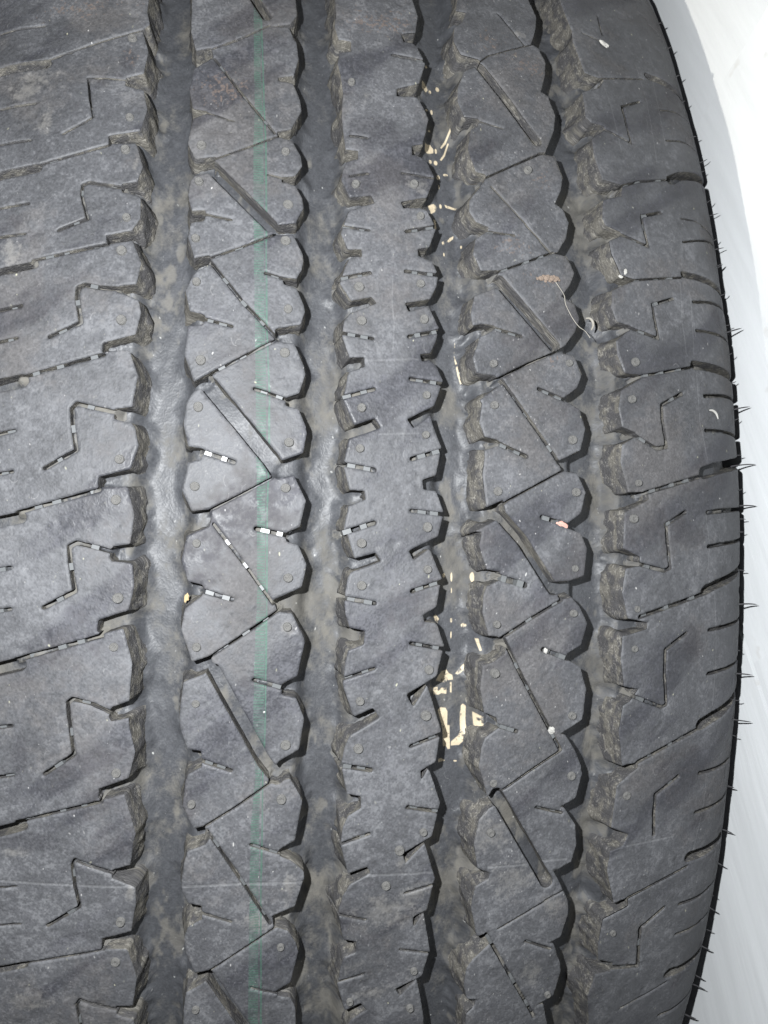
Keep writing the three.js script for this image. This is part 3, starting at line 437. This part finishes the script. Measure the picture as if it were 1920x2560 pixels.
// tread blocks: marching squares over the distance raster, split into connected pieces
{
  const lat = new Int32Array(NX * NY).fill(-1), eh = new Map(), vu = [], vv = [], vd = [], onEdge = [], parent = [];
  const find = (a) => { while (parent[a] !== a) { parent[a] = parent[parent[a]]; a = parent[a]; } return a; };
  const addV = (u, v, d, e) => { vu.push(u); vv.push(v); vd.push(d); onEdge.push(e); parent.push(parent.length); return vu.length - 1; };
  const corner = (i, j) => { const k = j * NX + i; return lat[k] >= 0 ? lat[k] : (lat[k] = addV(U0 + i * CE, VB + j * CE, DD[k], 0)); };
  const crossV = (i, j, k, l) => {
    const a = j * NX + i, b = l * NX + k, key = Math.min(a, b) * 2 + (j === l ? 0 : 1); let id = eh.get(key);
    if (id === undefined) { const t = Math.min(0.96, Math.max(0.04, DD[a] / (DD[a] - DD[b]))); id = addV(U0 + (i + (k - i) * t) * CE, VB + (j + (l - j) * t) * CE, 0, 1); eh.set(key, id); } return id;
  };
  const tri = [], seg = [], Q = [[0, 0], [1, 0], [1, 1], [0, 1]];
  for (let j = 0; j < NV; j++) for (let i = 0; i < NU; i++) {
    const k = j * NX + i, s = [DD[k] < 0, DD[k + 1] < 0, DD[k + NX + 1] < 0, DD[k + NX] < 0], n = s[0] + s[1] + s[2] + s[3];
    if (!n) continue;
    if (n === 2 && s[0] === s[2]) {                     // two opposite corners: keep them apart
      for (let q = 0; q < 4; q++) if (s[q]) {
        const p = Q[q], r = Q[(q + 1) & 3], l = Q[(q + 3) & 3], c = corner(i + p[0], j + p[1]), e = crossV(i + p[0], j + p[1], i + r[0], j + r[1]), f = crossV(i + l[0], j + l[1], i + p[0], j + p[1]);
        for (const w of [e, f]) { const a = find(c), b = find(w); if (a !== b) parent[b] = a; }
        tri.push(f, c, e); seg.push(e, f);
      }
      continue;
    }
    const poly = [], kind = [];
    for (let q = 0; q < 4; q++) {
      const p = Q[q], r = Q[(q + 1) & 3];
      if (s[q]) { poly.push(corner(i + p[0], j + p[1])); kind.push(0); }
      if (s[q] !== s[(q + 1) & 3]) { poly.push(crossV(i + p[0], j + p[1], i + r[0], j + r[1])); kind.push(s[q] ? 1 : 2); }
    }
    for (let q = 1; q < poly.length; q++) { const a = find(poly[0]), b = find(poly[q]); if (a !== b) parent[b] = a; }
    for (let q = 1; q + 1 < poly.length; q++) tri.push(poly[0], poly[q], poly[q + 1]);
    for (let q = 0; q < poly.length; q++) if (kind[q] === 1 && kind[(q + 1) % poly.length] === 2) seg.push(poly[q], poly[(q + 1) % poly.length]);
  }
  const comps = new Map();
  const comp = (r) => { let c = comps.get(r); if (!c) comps.set(r, c = { tri: [], seg: [] }); return c; };
  for (let t = 0; t < tri.length; t += 3) comp(find(tri[t])).tri.push(tri[t], tri[t + 1], tri[t + 2]);
  for (let t = 0; t < seg.length; t += 2) comp(find(seg[t])).seg.push(seg[t], seg[t + 1]);
  let made = 0;
  const local = new Int32Array(vu.length).fill(-1), ER = 0.00034;
  const normOf = (u, v) => { const e = 0.0003, gx = dAt(u + e, v) - dAt(u - e, v), gy = dAt(u, v + e) - dAt(u, v - e), l = Math.hypot(gx, gy) || 1; return [gx / l, gy / l]; };
  let ci = 0;
  for (const c of [...comps.values()].sort((a, b) => b.tri.length - a.tri.length)) {
    if (c.tri.length < 3 * 40) continue; ci++;
    const pos = [], uv = [], idx = [], lift = 0.00012 * vn(ci * 3.7, 1.3);
    const top = (q) => {
      if (local[q] >= 0) return local[q];
      const u = vu[q], v = vv[q], e = Math.max(0, ER + vd[q]);
      let h = lift - (e > 0 ? ER - Math.sqrt(Math.max(0, ER * ER - e * e)) : 0) + 0.00013 * fbm(u * 150 + 5, v * 150, 4) + 0.00024 * vn(u * 45, v * 45) - 0.00022 * sstep(0.30, 0.62, fbm(u * 210 + 77, v * 210, 3));
      surf(u, v, h, P3); pos.push(P3.x, P3.y, P3.z); uv.push(...uvOf(u, v)); return local[q] = pos.length / 3 - 1;
    };
    for (let t = 0; t < c.tri.length; t += 3) idx.push(top(c.tri[t]), top(c.tri[t + 2]), top(c.tri[t + 1]));
    for (const q of c.tri) local[q] = -1;
    const u0 = vu[c.tri[0]];
    const rib = u0 < ribSpan[0][1] + 0.002 ? 0 : u0 < ribSpan[1][1] + 0.002 ? 1 : u0 < ribSpan[2][1] + 0.002 ? 2 : u0 < ribSpan[3][1] + 0.003 ? 3 : 4;
    const name = rib === 2 && c.tri.length > 30000 ? 'centre_rib' : rib === 0 || rib === 4 ? 'shoulder_block' : 'tread_block';
    const block = part(numbered(name), geo(pos, uv, idx), M.tread); made++;
    // walls under the rim of the block: drafted, scraped and uneven
    const wp = [], wu = [], wi = [], cols = new Map(), ROWS = 9;
    const col = (q) => {
      let at = cols.get(q); if (at !== undefined) return at;
      const u = vu[q], v = vv[q], [nx, ny] = normOf(u, v); let far = 0;
      while (far < 0.0045 && dAt(u + nx * far, v + ny * far) > 0.55 * far - 0.0001) far += 0.0003;
      const ir = inRib(u + nx * 0.0006), open = sstep(0.0015, 0.0040, far), draft = Math.min(far * 0.35, mix(0.0019, 0.0006, ir)) * open * (nx > 0 && u > -0.045 ? 1 - 0.9 * sstep(0.1, 0.6, nx) : 1), deep = mix(GH - 0.0006, -0.0052, ir);
      at = wp.length / 3; cols.set(q, at);
      for (let r = 0; r < ROWS; r++) {
        const t = r / (ROWS - 1), hh = mix(lift - ER, deep, t);
        const along = u * 0.6 + v * 0.8, rough = open * (0.00050 * Math.sqrt(t) + 0.00003) * (fbm(along * 420, hh * 330 + u * 90, 3) + 0.7 * vn(along * 170 + 3, hh * 140) + 1.1 * ridge(along * 190 + 40, hh * 90 + along * 60, 2) - 0.3);
        const o = draft * Math.pow(t, 1.15) + (r ? rough : 0) - 0.00004 * (r ? 0 : 1);
        surf(u + nx * o, v + ny * o, hh, P3); wp.push(P3.x, P3.y, P3.z);
        wu.push((v * 0.8 + u * 0.6) / 0.048 + 0.37 * ci, hh / 0.048 + 0.21 * ci);
      }
      return at;
    };
    for (let t = 0; t < c.seg.length; t += 2) {
      const a = col(c.seg[t]), b = col(c.seg[t + 1]);
      for (let r = 0; r + 1 < ROWS; r++) wi.push(a + r, b + r, a + r + 1, b + r, b + r + 1, a + r + 1);
    }
    part('block_wall', geo(wp, wu, wi), M.wall, block);
  }
  console.log('blocks', made, 'tris', tri.length / 3, 'segs', seg.length / 2);
}

// round moulded pin marks on the blocks
const pins = [['A0', [785,230, 770,700, 745,890, 750,1290, 720,1485, 1195,865, 1180,1080, 1160,1415]], ['A1', [720,380, 710,1205, 690,1445, 1165,155, 1190,620, 1175,895, 1155,1365]], ['A2', [700,510, 675,800, 690,1545, 1165,185, 1165,800, 1160,1135]], ['A3', [715,1050, 685,1290, 1135,355, 1160,1570]],
  ['B0', [270,900, 285,1215, 270,1430, 685,1095, 1030,1095, 1070,1280, 660,490]], ['B1', [285,315, 265,575, 290,1105, 270,1375, 705,185, 1070,165, 720,385, 1090,375, 720,900, 1105,825, 710,1140, 1100,1060]], ['B2', [285,390, 280,680, 270,1380, 720,185, 1110,90, 720,435, 1110,340, 1120,935, 710,1120, 1100,1205, 700,1400]],
  ['B3', [245,325, 240,1200, 1085,520, 865,840, 650,1525, 1030,1345, 1005,1560, 945,630]], ['C0', [235,1010]], ['C1', [480,635, 30,640, 35,885, 500,1090, 55,1395, 520,1400, 870,630, 850,850, 890,1345]], ['C2', [860,40, 515,335, 505,600, 50,665, 40,955, 495,1205, 490,1560, 30,1605, 880,575, 865,810]], ['C3', [15,525, 350,1480, 820,305, 735,1115]]];
{
  const prof2 = [[0, 0.00032], [0.00035, 0.00038], [0.00058, 0.00052], [0.00076, 0.00050], [0.00088, 0.00030], [0.00094, -0.0006]].map(([x, y]) => new THREE.Vector2(x, y)).reverse();
  const g = new THREE.LatheGeometry(prof2, 20), q = new THREE.Vector3(), a = new THREE.Vector3();
  for (const [t, l] of pins) for (const [x, y] of px(t, l)) {
    const p = unproject(x, y); if (!p) continue;
    surf(p[0], p[1], 0, q); surf(p[0], p[1], 0.01, a); a.sub(q).normalize();
    const m = part(numbered('pin_mark'), g, M.nub); m.position.copy(q); m.quaternion.setFromUnitVectors(new THREE.Vector3(0, 1, 0), a); const s = 0.95 + 0.35 * rnd(); m.scale.set(s, 1.0 + 0.7 * rnd(), s * (0.92 + 0.16 * rnd()));
  }
}
// raised bridges inside the sipes
{
  const box = new THREE.BoxGeometry(1, 1, 1), q = new THREE.Vector3(), a = new THREE.Vector3(), b = new THREE.Vector3(), w = new THREE.Vector3(), mat = new THREE.Matrix4();
  for (const c of cutLines) {
    if (c.kind !== 's' || c.w < 0.00055) continue;
    const p = c.p; let L = 0; const acc = [0]; for (let k = 0; k + 1 < p.length; k++) acc.push(L += Math.hypot(p[k + 1][0] - p[k][0], p[k + 1][1] - p[k][1]));
    const n = L > 0.012 ? 3 : L > 0.005 ? 2 : 1;
    for (let i = 0; i < n; i++) {
      const s = L * ((i + 0.5) / n + 0.16 * (rnd() - 0.5)); let k = 0; while (k < p.length - 2 && acc[k + 1] < s) k++;
      const t = (s - acc[k]) / (acc[k + 1] - acc[k]), u = mix(p[k][0], p[k + 1][0], t), v = mix(p[k][1], p[k + 1][1], t);
      if (Math.abs(u) > U1) continue;
      const du = (p[k + 1][0] - p[k][0]) / (acc[k + 1] - acc[k]), dv = (p[k + 1][1] - p[k][1]) / (acc[k + 1] - acc[k]), len = 0.0011 + 0.0009 * rnd(), hh = -0.0005 - 0.0009 * rnd();
      surf(u, v, hh, q); surf(u + du * 0.001, v + dv * 0.001, hh, a).sub(q).normalize(); surf(u, v, hh + 0.01, b).sub(q).normalize(); w.crossVectors(a, b).normalize();
      const m = part(numbered('sipe_bridge'), box, M.bridge); mat.makeBasis(a, b, w); m.quaternion.setFromRotationMatrix(mat); m.scale.set(len, 0.004, c.w * 1.02); m.position.copy(q).addScaledVector(b, -0.002);
    }
  }
}
// rubber vent hairs along the shoulder: base and tip in tile C pixels
const hairs = [['C0', 985,135, 1035,135, 1.5], ['C0', 1050,298, 1090,276, 1.5], ['C0', 1105,465, 1142,442, 1.4], ['C0', 1140,606, 1172,596, 1.3], ['C0', 1205,822, 1240,806, 1.2], ['C0', 1248,958, 1308,940, 0.9], ['C0', 1262,1025, 1285,1010, 1], ['C0', 1292,1200, 1325,1180, 1], ['C0', 1325,1276, 1372,1262, 0.9], ['C0', 1342,1430, 1360,1412, 1], ['C0', 1350,1480, 1406,1466, 1], ['C0', 1365,1590, 1395,1562, 1],
  ['C1', 1360,60, 1390,42, 1], ['C1', 1385,232, 1412,216, 1], ['C1', 1405,412, 1440,408, 0.9], ['C1', 1410,458, 1515,424, 1.4], ['C1', 1415,590, 1452,572, 1], ['C1', 1445,755, 1475,742, 1], ['C1', 1455,915, 1565,890, 1.4], ['C1', 1462,968, 1488,960, 1], ['C1', 1470,1190, 1508,1180, 1], ['C1', 1475,1245, 1600,1234, 1.3], ['C1', 1478,1388, 1510,1380, 1], ['C1', 1484,1484, 1606,1482, 1.3],
  ['C2', 1484,46, 1535,44, 1], ['C2', 1484,122, 1522,118, 1], ['C2', 1484,350, 1530,350, 1], ['C2', 1478,556, 1612,548, 1.3], ['C2', 1470,820, 1498,822, 1], ['C2', 1466,962, 1582,968, 1.2], ['C2', 1456,1108, 1500,1116, 1], ['C2', 1448,1230, 1575,1246, 1.2], ['C2', 1440,1326, 1482,1332, 1],
  ['C3', 1415,252, 1466,262, 1.3], ['C3', 1392,508, 1460,534, 1.2], ['C3', 1355,700, 1405,730, 1.4], ['C3', 1318,885, 1345,905, 1], ['C3', 1300,965, 1350,992, 1.6], ['C3', 1288,1098, 1335,1114, 1.1], ['C3', 1258,1188, 1320,1222, 1.6], ['C3', 1228,1362, 1278,1396, 1.5], ['C3', 1215,1428, 1298,1462, 1.1], ['C3', 1170,1600, 1242,1632, 1.6]];
for (const [t, x0, y0, x1, y1, k] of hairs) {
  let [[ax, ay], [bx, by]] = px(t, [x0, y0, x0 + (x1 - x0) * 0.88, y0 + (y1 - y0) * 0.88]), p = null;
  for (let s = 0; s < 40 && !p; s++) p = unproject(ax - s * 1.5, ay);
  if (!p) continue;
  const depth = p[3] + 0.002, r0 = ray(ax - 4, ay), r1 = ray(bx, by);
  const toLocal = ([dx, dy, dz], d) => new THREE.Vector3(dy * d, XF - dx * d, -dz * d).sub(tyre.position);
  const base = new THREE.Vector3(); surf(p[0], p[1], -0.0015, base);
  const tip = toLocal(r1, depth), mid = base.clone().lerp(tip, 0.5).add(new THREE.Vector3((rnd() - 0.5) * 0.0014, (rnd() - 0.5) * 0.0008, 0.0006 * rnd()));
  const curve = new THREE.QuadraticBezierCurve3(base, mid, tip), g = new THREE.TubeGeometry(curve, 8, 0.00016 * k, 6, false), pa = g.attributes.position, c = new THREE.Vector3();
  for (let s = 0; s <= 8; s++) { curve.getPoint(s / 8, c); const f = 0.5 * Math.pow(1 - s / 8, 4) + 0.95 * (1 - 0.8 * Math.pow(s / 8, 8)); for (let q = 0; q <= 6; q++) { const i = s * 7 + q; pa.setXYZ(i, c.x + (pa.getX(i) - c.x) * f, c.y + (pa.getY(i) - c.y) * f, c.z + (pa.getZ(i) - c.z) * f); } }
  g.computeVertexNormals(); part(numbered('vent_hair'), g, M.spew);
}
// carcass: crown under the tread, both sidewalls and the inside, all the way round
{
  const pts = [], half = [];
  for (let a = 0; a <= A2 + 1e-6; a += A2 / 24) { const u = a <= A1 ? RC * a : U1 + RS * (a - A1), [x, r, nx, nr] = prof(u), h = a > A2 * 0.97 ? -0.0020 : -0.0115; half.push([x + h * nx, r + h * nr]); }
  const [xe, re] = prof(U2), RW = 0.075;
  for (let a = A2 + 0.06; a < 1.92; a += 0.06) half.push([xe + RW * (Math.sin(a) - Math.sin(A2)), re - 0.0005 + RW * (Math.cos(a) - Math.cos(A2))]);
  const last = half[half.length - 1]; half.push([last[0] - 0.008, last[1] - 0.020], [last[0] - 0.016, last[1] - 0.034], [last[0] - 0.026, last[1] - 0.036], [last[0] - 0.028, last[1] - 0.028], [last[0] - 0.016, last[1] - 0.005], [0.088, R - 0.055], [0.06, R - 0.026], [0, R - 0.022]);
  for (const [x, r] of half) pts.push(new THREE.Vector2(r, AXISY - x));
  const mir = half.slice(1, -1).map(([x, r]) => new THREE.Vector2(r, AXISY + x)).reverse();
  const ring = [...pts, ...mir]; ring.push(ring[0].clone());
  part('carcass', new THREE.LatheGeometry(ring, 220), M.rubber).userData.label = 'plain black sidewalls and casing under the tread';
    // the rest of the tread round the back: plain ribs with lateral gaps
  const f0 = VT / R, f1 = VB / R + 2 * Math.PI, span = f1 - f0, nseg = 84;
  const bounds = ribs.map((r, i) => ribSpan[i]); bounds[0] = [-0.112, ribSpan[0][1]]; bounds[4] = [ribSpan[4][0], 0.112];
  const pos = [], uv = [], idx = [];
  bounds.forEach(([a, b], ri) => {
    for (let s = 0; s < nseg; s++) {
      const p0 = f0 + span * s / nseg + (s % 2 ? 0.0009 : 0.0026), p1 = f0 + span * (s + 1) / nseg - 0.0014, N = 10, base = pos.length / 3;
      for (let j = 0; j <= 3; j++) for (let i = -1; i <= N + 1; i++) {
        const u = i < 0 ? a - 0.001 : i > N ? b + 0.001 : mix(a, b, i / N), v = mix(p0, p1, j / 3) * R + (u - a) * 0.25 * (ri % 2 ? -1 : 1) * 0.3;
        surf(u, v, i < 0 || i > N ? -0.0095 : 0, P3); pos.push(P3.x, P3.y, P3.z); uv.push(u / (UE - U0), v / (VT - VB));
      }
      const wdt = N + 3; for (let j = 0; j < 3; j++) for (let i = 0; i < wdt - 1; i++) { const q = base + j * wdt + i; idx.push(q, q + wdt + 1, q + 1, q, q + wdt, q + wdt + 1); }
    }
  });
  const m = part('rear_tread', geo(pos, uv, idx), M.tread); m.userData = { label: 'tread ribs on the far side of the tyre', kind: 'stuff' };
}

// ---------------------------------------------------------------- bits lying on the tyre
const onTyre = (t, x, y, h = 0) => { const p = unproject(...px(t, [x, y])[0], h), q = surf(p[0], p[1], h, new THREE.Vector3()), n = surf(p[0], p[1], h + 0.01, new THREE.Vector3()).sub(q).normalize(); return [q.add(tyre.position), n, ZK * p[3] / F]; };
const paint = (r, g, b, rough = 0.7) => new THREE.MeshStandardMaterial({ color: new THREE.Color(r, g, b), roughness: rough });
function bit(name, geometry, material, label, category, position, group) {
  const m = part(numbered(name), geometry, material, scene); m.position.copy(position); m.userData = { label, category }; if (group) m.userData.group = group; return m;
}
function lump(rx, ry, rz, rough, k) {                 // an uneven little stone
  const g = new THREE.IcosahedronGeometry(1, 3), p = g.attributes.position;
  for (let i = 0; i < p.count; i++) { const x = p.getX(i), y = p.getY(i), z = p.getZ(i), f = 1 + rough * fbm(x * 1.3 + k * 7.1 + y, z * 1.3 + k * 3.3 - y, 3); p.setXYZ(i, x * f * rx, y * f * ry, z * f * rz); }
  g.computeVertexNormals(); return g;
}
const lay = (m, n) => m.quaternion.setFromUnitVectors(new THREE.Vector3(0, 0, 1), n);
function strand(t, list, h, r0, taper) {              // a thin strand through photo points lying on the tread
  const pts = []; for (let i = 0; i < list.length; i += 2) pts.push(onTyre(t, list[i], list[i + 1], h + r0 * 0.8)[0]);
  const o = pts[0].clone(), c = new THREE.CatmullRomCurve3(pts.map((p) => p.clone().sub(o))), N = 30, g = new THREE.TubeGeometry(c, N, r0, 7, false), p = g.attributes.position, q = new THREE.Vector3();
  for (let s = 0; s <= N; s++) { c.getPointAt(s / N, q); const f = taper ? Math.sqrt(Math.max(0.02, Math.sin(Math.PI * (0.04 + 0.92 * s / N)))) : 0.8 + 0.4 * rnd(); for (let i = 0; i <= 7; i++) { const k = s * 8 + i; p.setXYZ(k, q.x + (p.getX(k) - q.x) * f, q.y + (p.getY(k) - q.y) * f, q.z + (p.getZ(k) - q.z) * f); } }
  g.computeVertexNormals(); return [g, o];
}
{
  const tan = paint(0.10, 0.075, 0.058, 0.9), pale = paint(0.15, 0.14, 0.12), white = paint(0.23, 0.225, 0.21, 0.8);
  { // crumbly dry scrap: one piece of several joined crumbs
    const [q, n, k] = onTyre('C1', 345, 130), pos = [], idx = [];
    for (const [x, y, r] of [[-35, 8, 16], [-20, -4, 12], [-2, 2, 20], [14, -6, 13], [30, 4, 20], [48, -8, 15], [58, 10, 12], [70, -2, 14], [-60, 14, 9], [22, 18, 10], [-8, 22, 9], [85, 6, 8]]) {
      const g = lump(r * k, r * k * 0.9, r * k * 0.6, 0.5, x), b = pos.length / 3, p = g.attributes.position; for (let i = 0; i < p.count; i++) { pos.push(p.getX(i) + x * k, p.getY(i) - y * k, p.getZ(i) + r * k * 0.3); idx.push(b + i); }
    }
    const g = new THREE.BufferGeometry(); g.setAttribute('position', new THREE.Float32BufferAttribute(pos, 3)); g.setIndex(idx); g.computeVertexNormals();
    const m = bit('plant_scrap', g, tan, 'crumbly dry tan scrap stuck to a tread block at the end of the fibre', 'scrap', q);
    m.up.set(1, 0, 0); const zA = n, xA = new THREE.Vector3(0, -1, 0).addScaledVector(n, n.y).normalize(), yA = new THREE.Vector3().crossVectors(zA, xA); m.quaternion.setFromRotationMatrix(new THREE.Matrix4().makeBasis(xA, yA, zA));
  }
  const s1 = strand('C1', [385, 130, 425, 190, 452, 235, 458, 280, 480, 330, 505, 375, 540, 420, 575, 445, 605, 485], 0, 0.00009, false); bit('fibre', s1[0], pale, 'long thin pale fibre lying from a tread block across the groove edge', 'fibre', s1[1]);
  const s2 = strand('C1', [585, 370, 612, 372, 628, 392, 630, 415, 618, 440], -0.0030, 0.00036, true); bit('shaving', s2[0], pale, 'small pale curled shaving in the groove beside the fibre', 'shaving', s2[1]);
  const s3 = strand('C1', [1308, 914, 1330, 916, 1350, 934, 1362, 966], 0, 0.00034, true); bit('shaving', s3[0], white, 'white curled shaving on the shoulder near the outer edge', 'shaving', s3[1]);
  const stones = [['stone_chip', 'C0', 688, 264, 32, 13, 0, white, 'elongated white stone chip on the upper part of the shoulder', 'stone chip', 0.45], ['pebble', 'C2', 432, 74, 34, 17, -0.0006, paint(0.30, 0.16, 0.13), 'pink pebble wedged in a short slit at a block edge', 'pebble', 0.25],
    ['pebble', 'C2', 374, 1290, 19, 23, -0.0004, white, 'white pebble wedged in the thin slanted slit', 'pebble', 0], ['grain', 'C1', 812, 95, 12, 15, 0, white, 'larger of two white grains lying above a shoulder slit', 'grain', 0.3], ['grain', 'C1', 788, 124, 13, 9, 0, white, 'smaller of two white grains lying above a shoulder slit', 'grain', 0],
    ['crumb', 'A2', 1104, 508, 14, 24, -0.0015, paint(0.20, 0.15, 0.08, 0.9), 'yellowish crumb in a notch beside the green line rib', 'crumb', 0.2], ['pebble', 'C2', 340, 822, 12, 16, -0.0004, white, 'small white pebble at the inner end of a short slit', 'pebble', 0]];
  stones.forEach(([name, t, x, y, rx, ry, h, mat, label, cat, turn], i) => { const [q, n, k] = onTyre(t, x, y, h), m = bit(name, lump(rx * k, ry * k, Math.min(rx, ry) * k * 0.6, 0.75, i), mat, label, cat, q.addScaledVector(n, Math.min(rx, ry) * k * 0.3));
    const xA = new THREE.Vector3(0, -1, 0).addScaledVector(n, n.y).normalize(), yA = new THREE.Vector3().crossVectors(n, xA); m.quaternion.setFromRotationMatrix(new THREE.Matrix4().makeBasis(xA, yA, n)); m.rotateZ(-turn); });
}

// ---------------------------------------------------------------- the awning overhead that keeps the sun off all but the top corner of the view
{
  const H = 1.6, e = new THREE.Vector2(0.036, -0.024).normalize(), n = new THREE.Vector2(-e.y, e.x).multiplyScalar(-1);   // edge direction and its shaded side, in x and z
  const p = new THREE.Vector2(0.058 + SUN.x * H, -0.181 + SUN.z * H), m = part('awning', new THREE.BoxGeometry(4, 0.04, 2.4), new THREE.MeshStandardMaterial({ color: new THREE.Color(0.35, 0.35, 0.36), roughness: 0.9 }), scene);
  m.position.set(p.x + n.x * 1.2, H + 0.02, p.y + n.y * 1.2); m.rotation.y = -Math.atan2(e.y, e.x);
  m.userData = { label: 'flat grey awning overhead shading the tyre', category: 'awning' };
}

// ---------------------------------------------------------------- floor of pale planks
{
  const FW = 1024, bA = [];
  const grainMap = canvasLike(FW, FW, (data) => {
    for (let j = 0; j < FW; j++) for (let i = 0; i < FW; i++) {
      const x = i / FW * 64, y = j / FW * 64, k = (j * FW + i) * 4;
      const g1 = fbm(x * 1.5 + 1.2 * vn(x * 0.2, y * 0.08), y * 0.09, 3), g2 = fbm(x * 0.5, y * 0.03 + 9, 3), f = fbm(x * 6, y * 1.2, 2), st = sstep(0.52, 0.75, fbm(x * 0.3 + 40, y * 0.25, 4));
      const L = 0.40 * (1 + 0.035 * g1 + 0.07 * g2 + 0.015 * f);
      data[k] = enc(mix(L * 0.97, 0.24, st * 0.25)); data[k + 1] = enc(mix(L, 0.22, st * 0.25)); data[k + 2] = enc(mix(L * 1.02, 0.19, st * 0.25)); data[k + 3] = 255; bA.push(255 * Math.min(1, Math.max(0, 0.5 + 0.35 * g1 + 0.1 * f)));
    }
  }, true);
  const gb = canvasLike(FW, FW, (d) => { for (let i = 0; i < bA.length; i++) { d[4 * i] = d[4 * i + 1] = d[4 * i + 2] = bA[i]; d[4 * i + 3] = 255; } });
  const mat = new THREE.MeshStandardMaterial({ map: grainMap, bumpMap: gb, bumpScale: 0.00006, roughness: 0.75 });
  const seamMat = new THREE.MeshStandardMaterial({ color: new THREE.Color(0.3, 0.29, 0.28), roughness: 0.9 });
  const floor = new THREE.Group(); floor.name = 'floor'; floor.userData = { kind: 'structure', label: 'pale grey-white wood grain plank floor' }; scene.add(floor);
  const bed = part('floor_bed', new THREE.BoxGeometry(6, 0.02, 6), seamMat, floor); bed.position.set(0, -0.0125, -0.4);
  const floorPt = (x, y) => { const r = ray(x, y), t = XF / r[0]; return [r[1] * t, -r[2] * t]; };
  const [a, b] = px('C2', [1562, 900, 1659, 1190]).map(([x, y]) => floorPt(x, y));
  const dx = b[0] - a[0], dz = b[1] - a[1], ang = Math.atan2(dx, dz), wdt = 0.192;   // plank direction from the visible joint
  const ca = Math.cos(ang), sa = Math.sin(ang);
  for (let i = -12; i < 12; i++) for (let k = -3; k < 3; k++) {
    const L = 1.2, g = new THREE.BoxGeometry(wdt - 0.0016, 0.012, L - 0.0016), uv = g.attributes.uv, p = g.attributes.position;
    const off = ((i * 0.37) % 1 + 1) % 1 * L;
    for (let q = 0; q < p.count; q++) uv.setXY(q, (p.getX(q) + i * 0.271 + k * 0.113) / 0.16, (p.getZ(q) + k * 0.77) / 0.16);
    const m = part(numbered('plank'), g, mat, floor), across = (i + 0.5) * wdt, along = (k + 0.5) * L + off - L / 2;
    m.position.set(a[0] + ca * across + sa * along, -0.006, a[1] - sa * across + ca * along); m.rotation.y = ang;
  }
}

renderer.render(scene, camera);
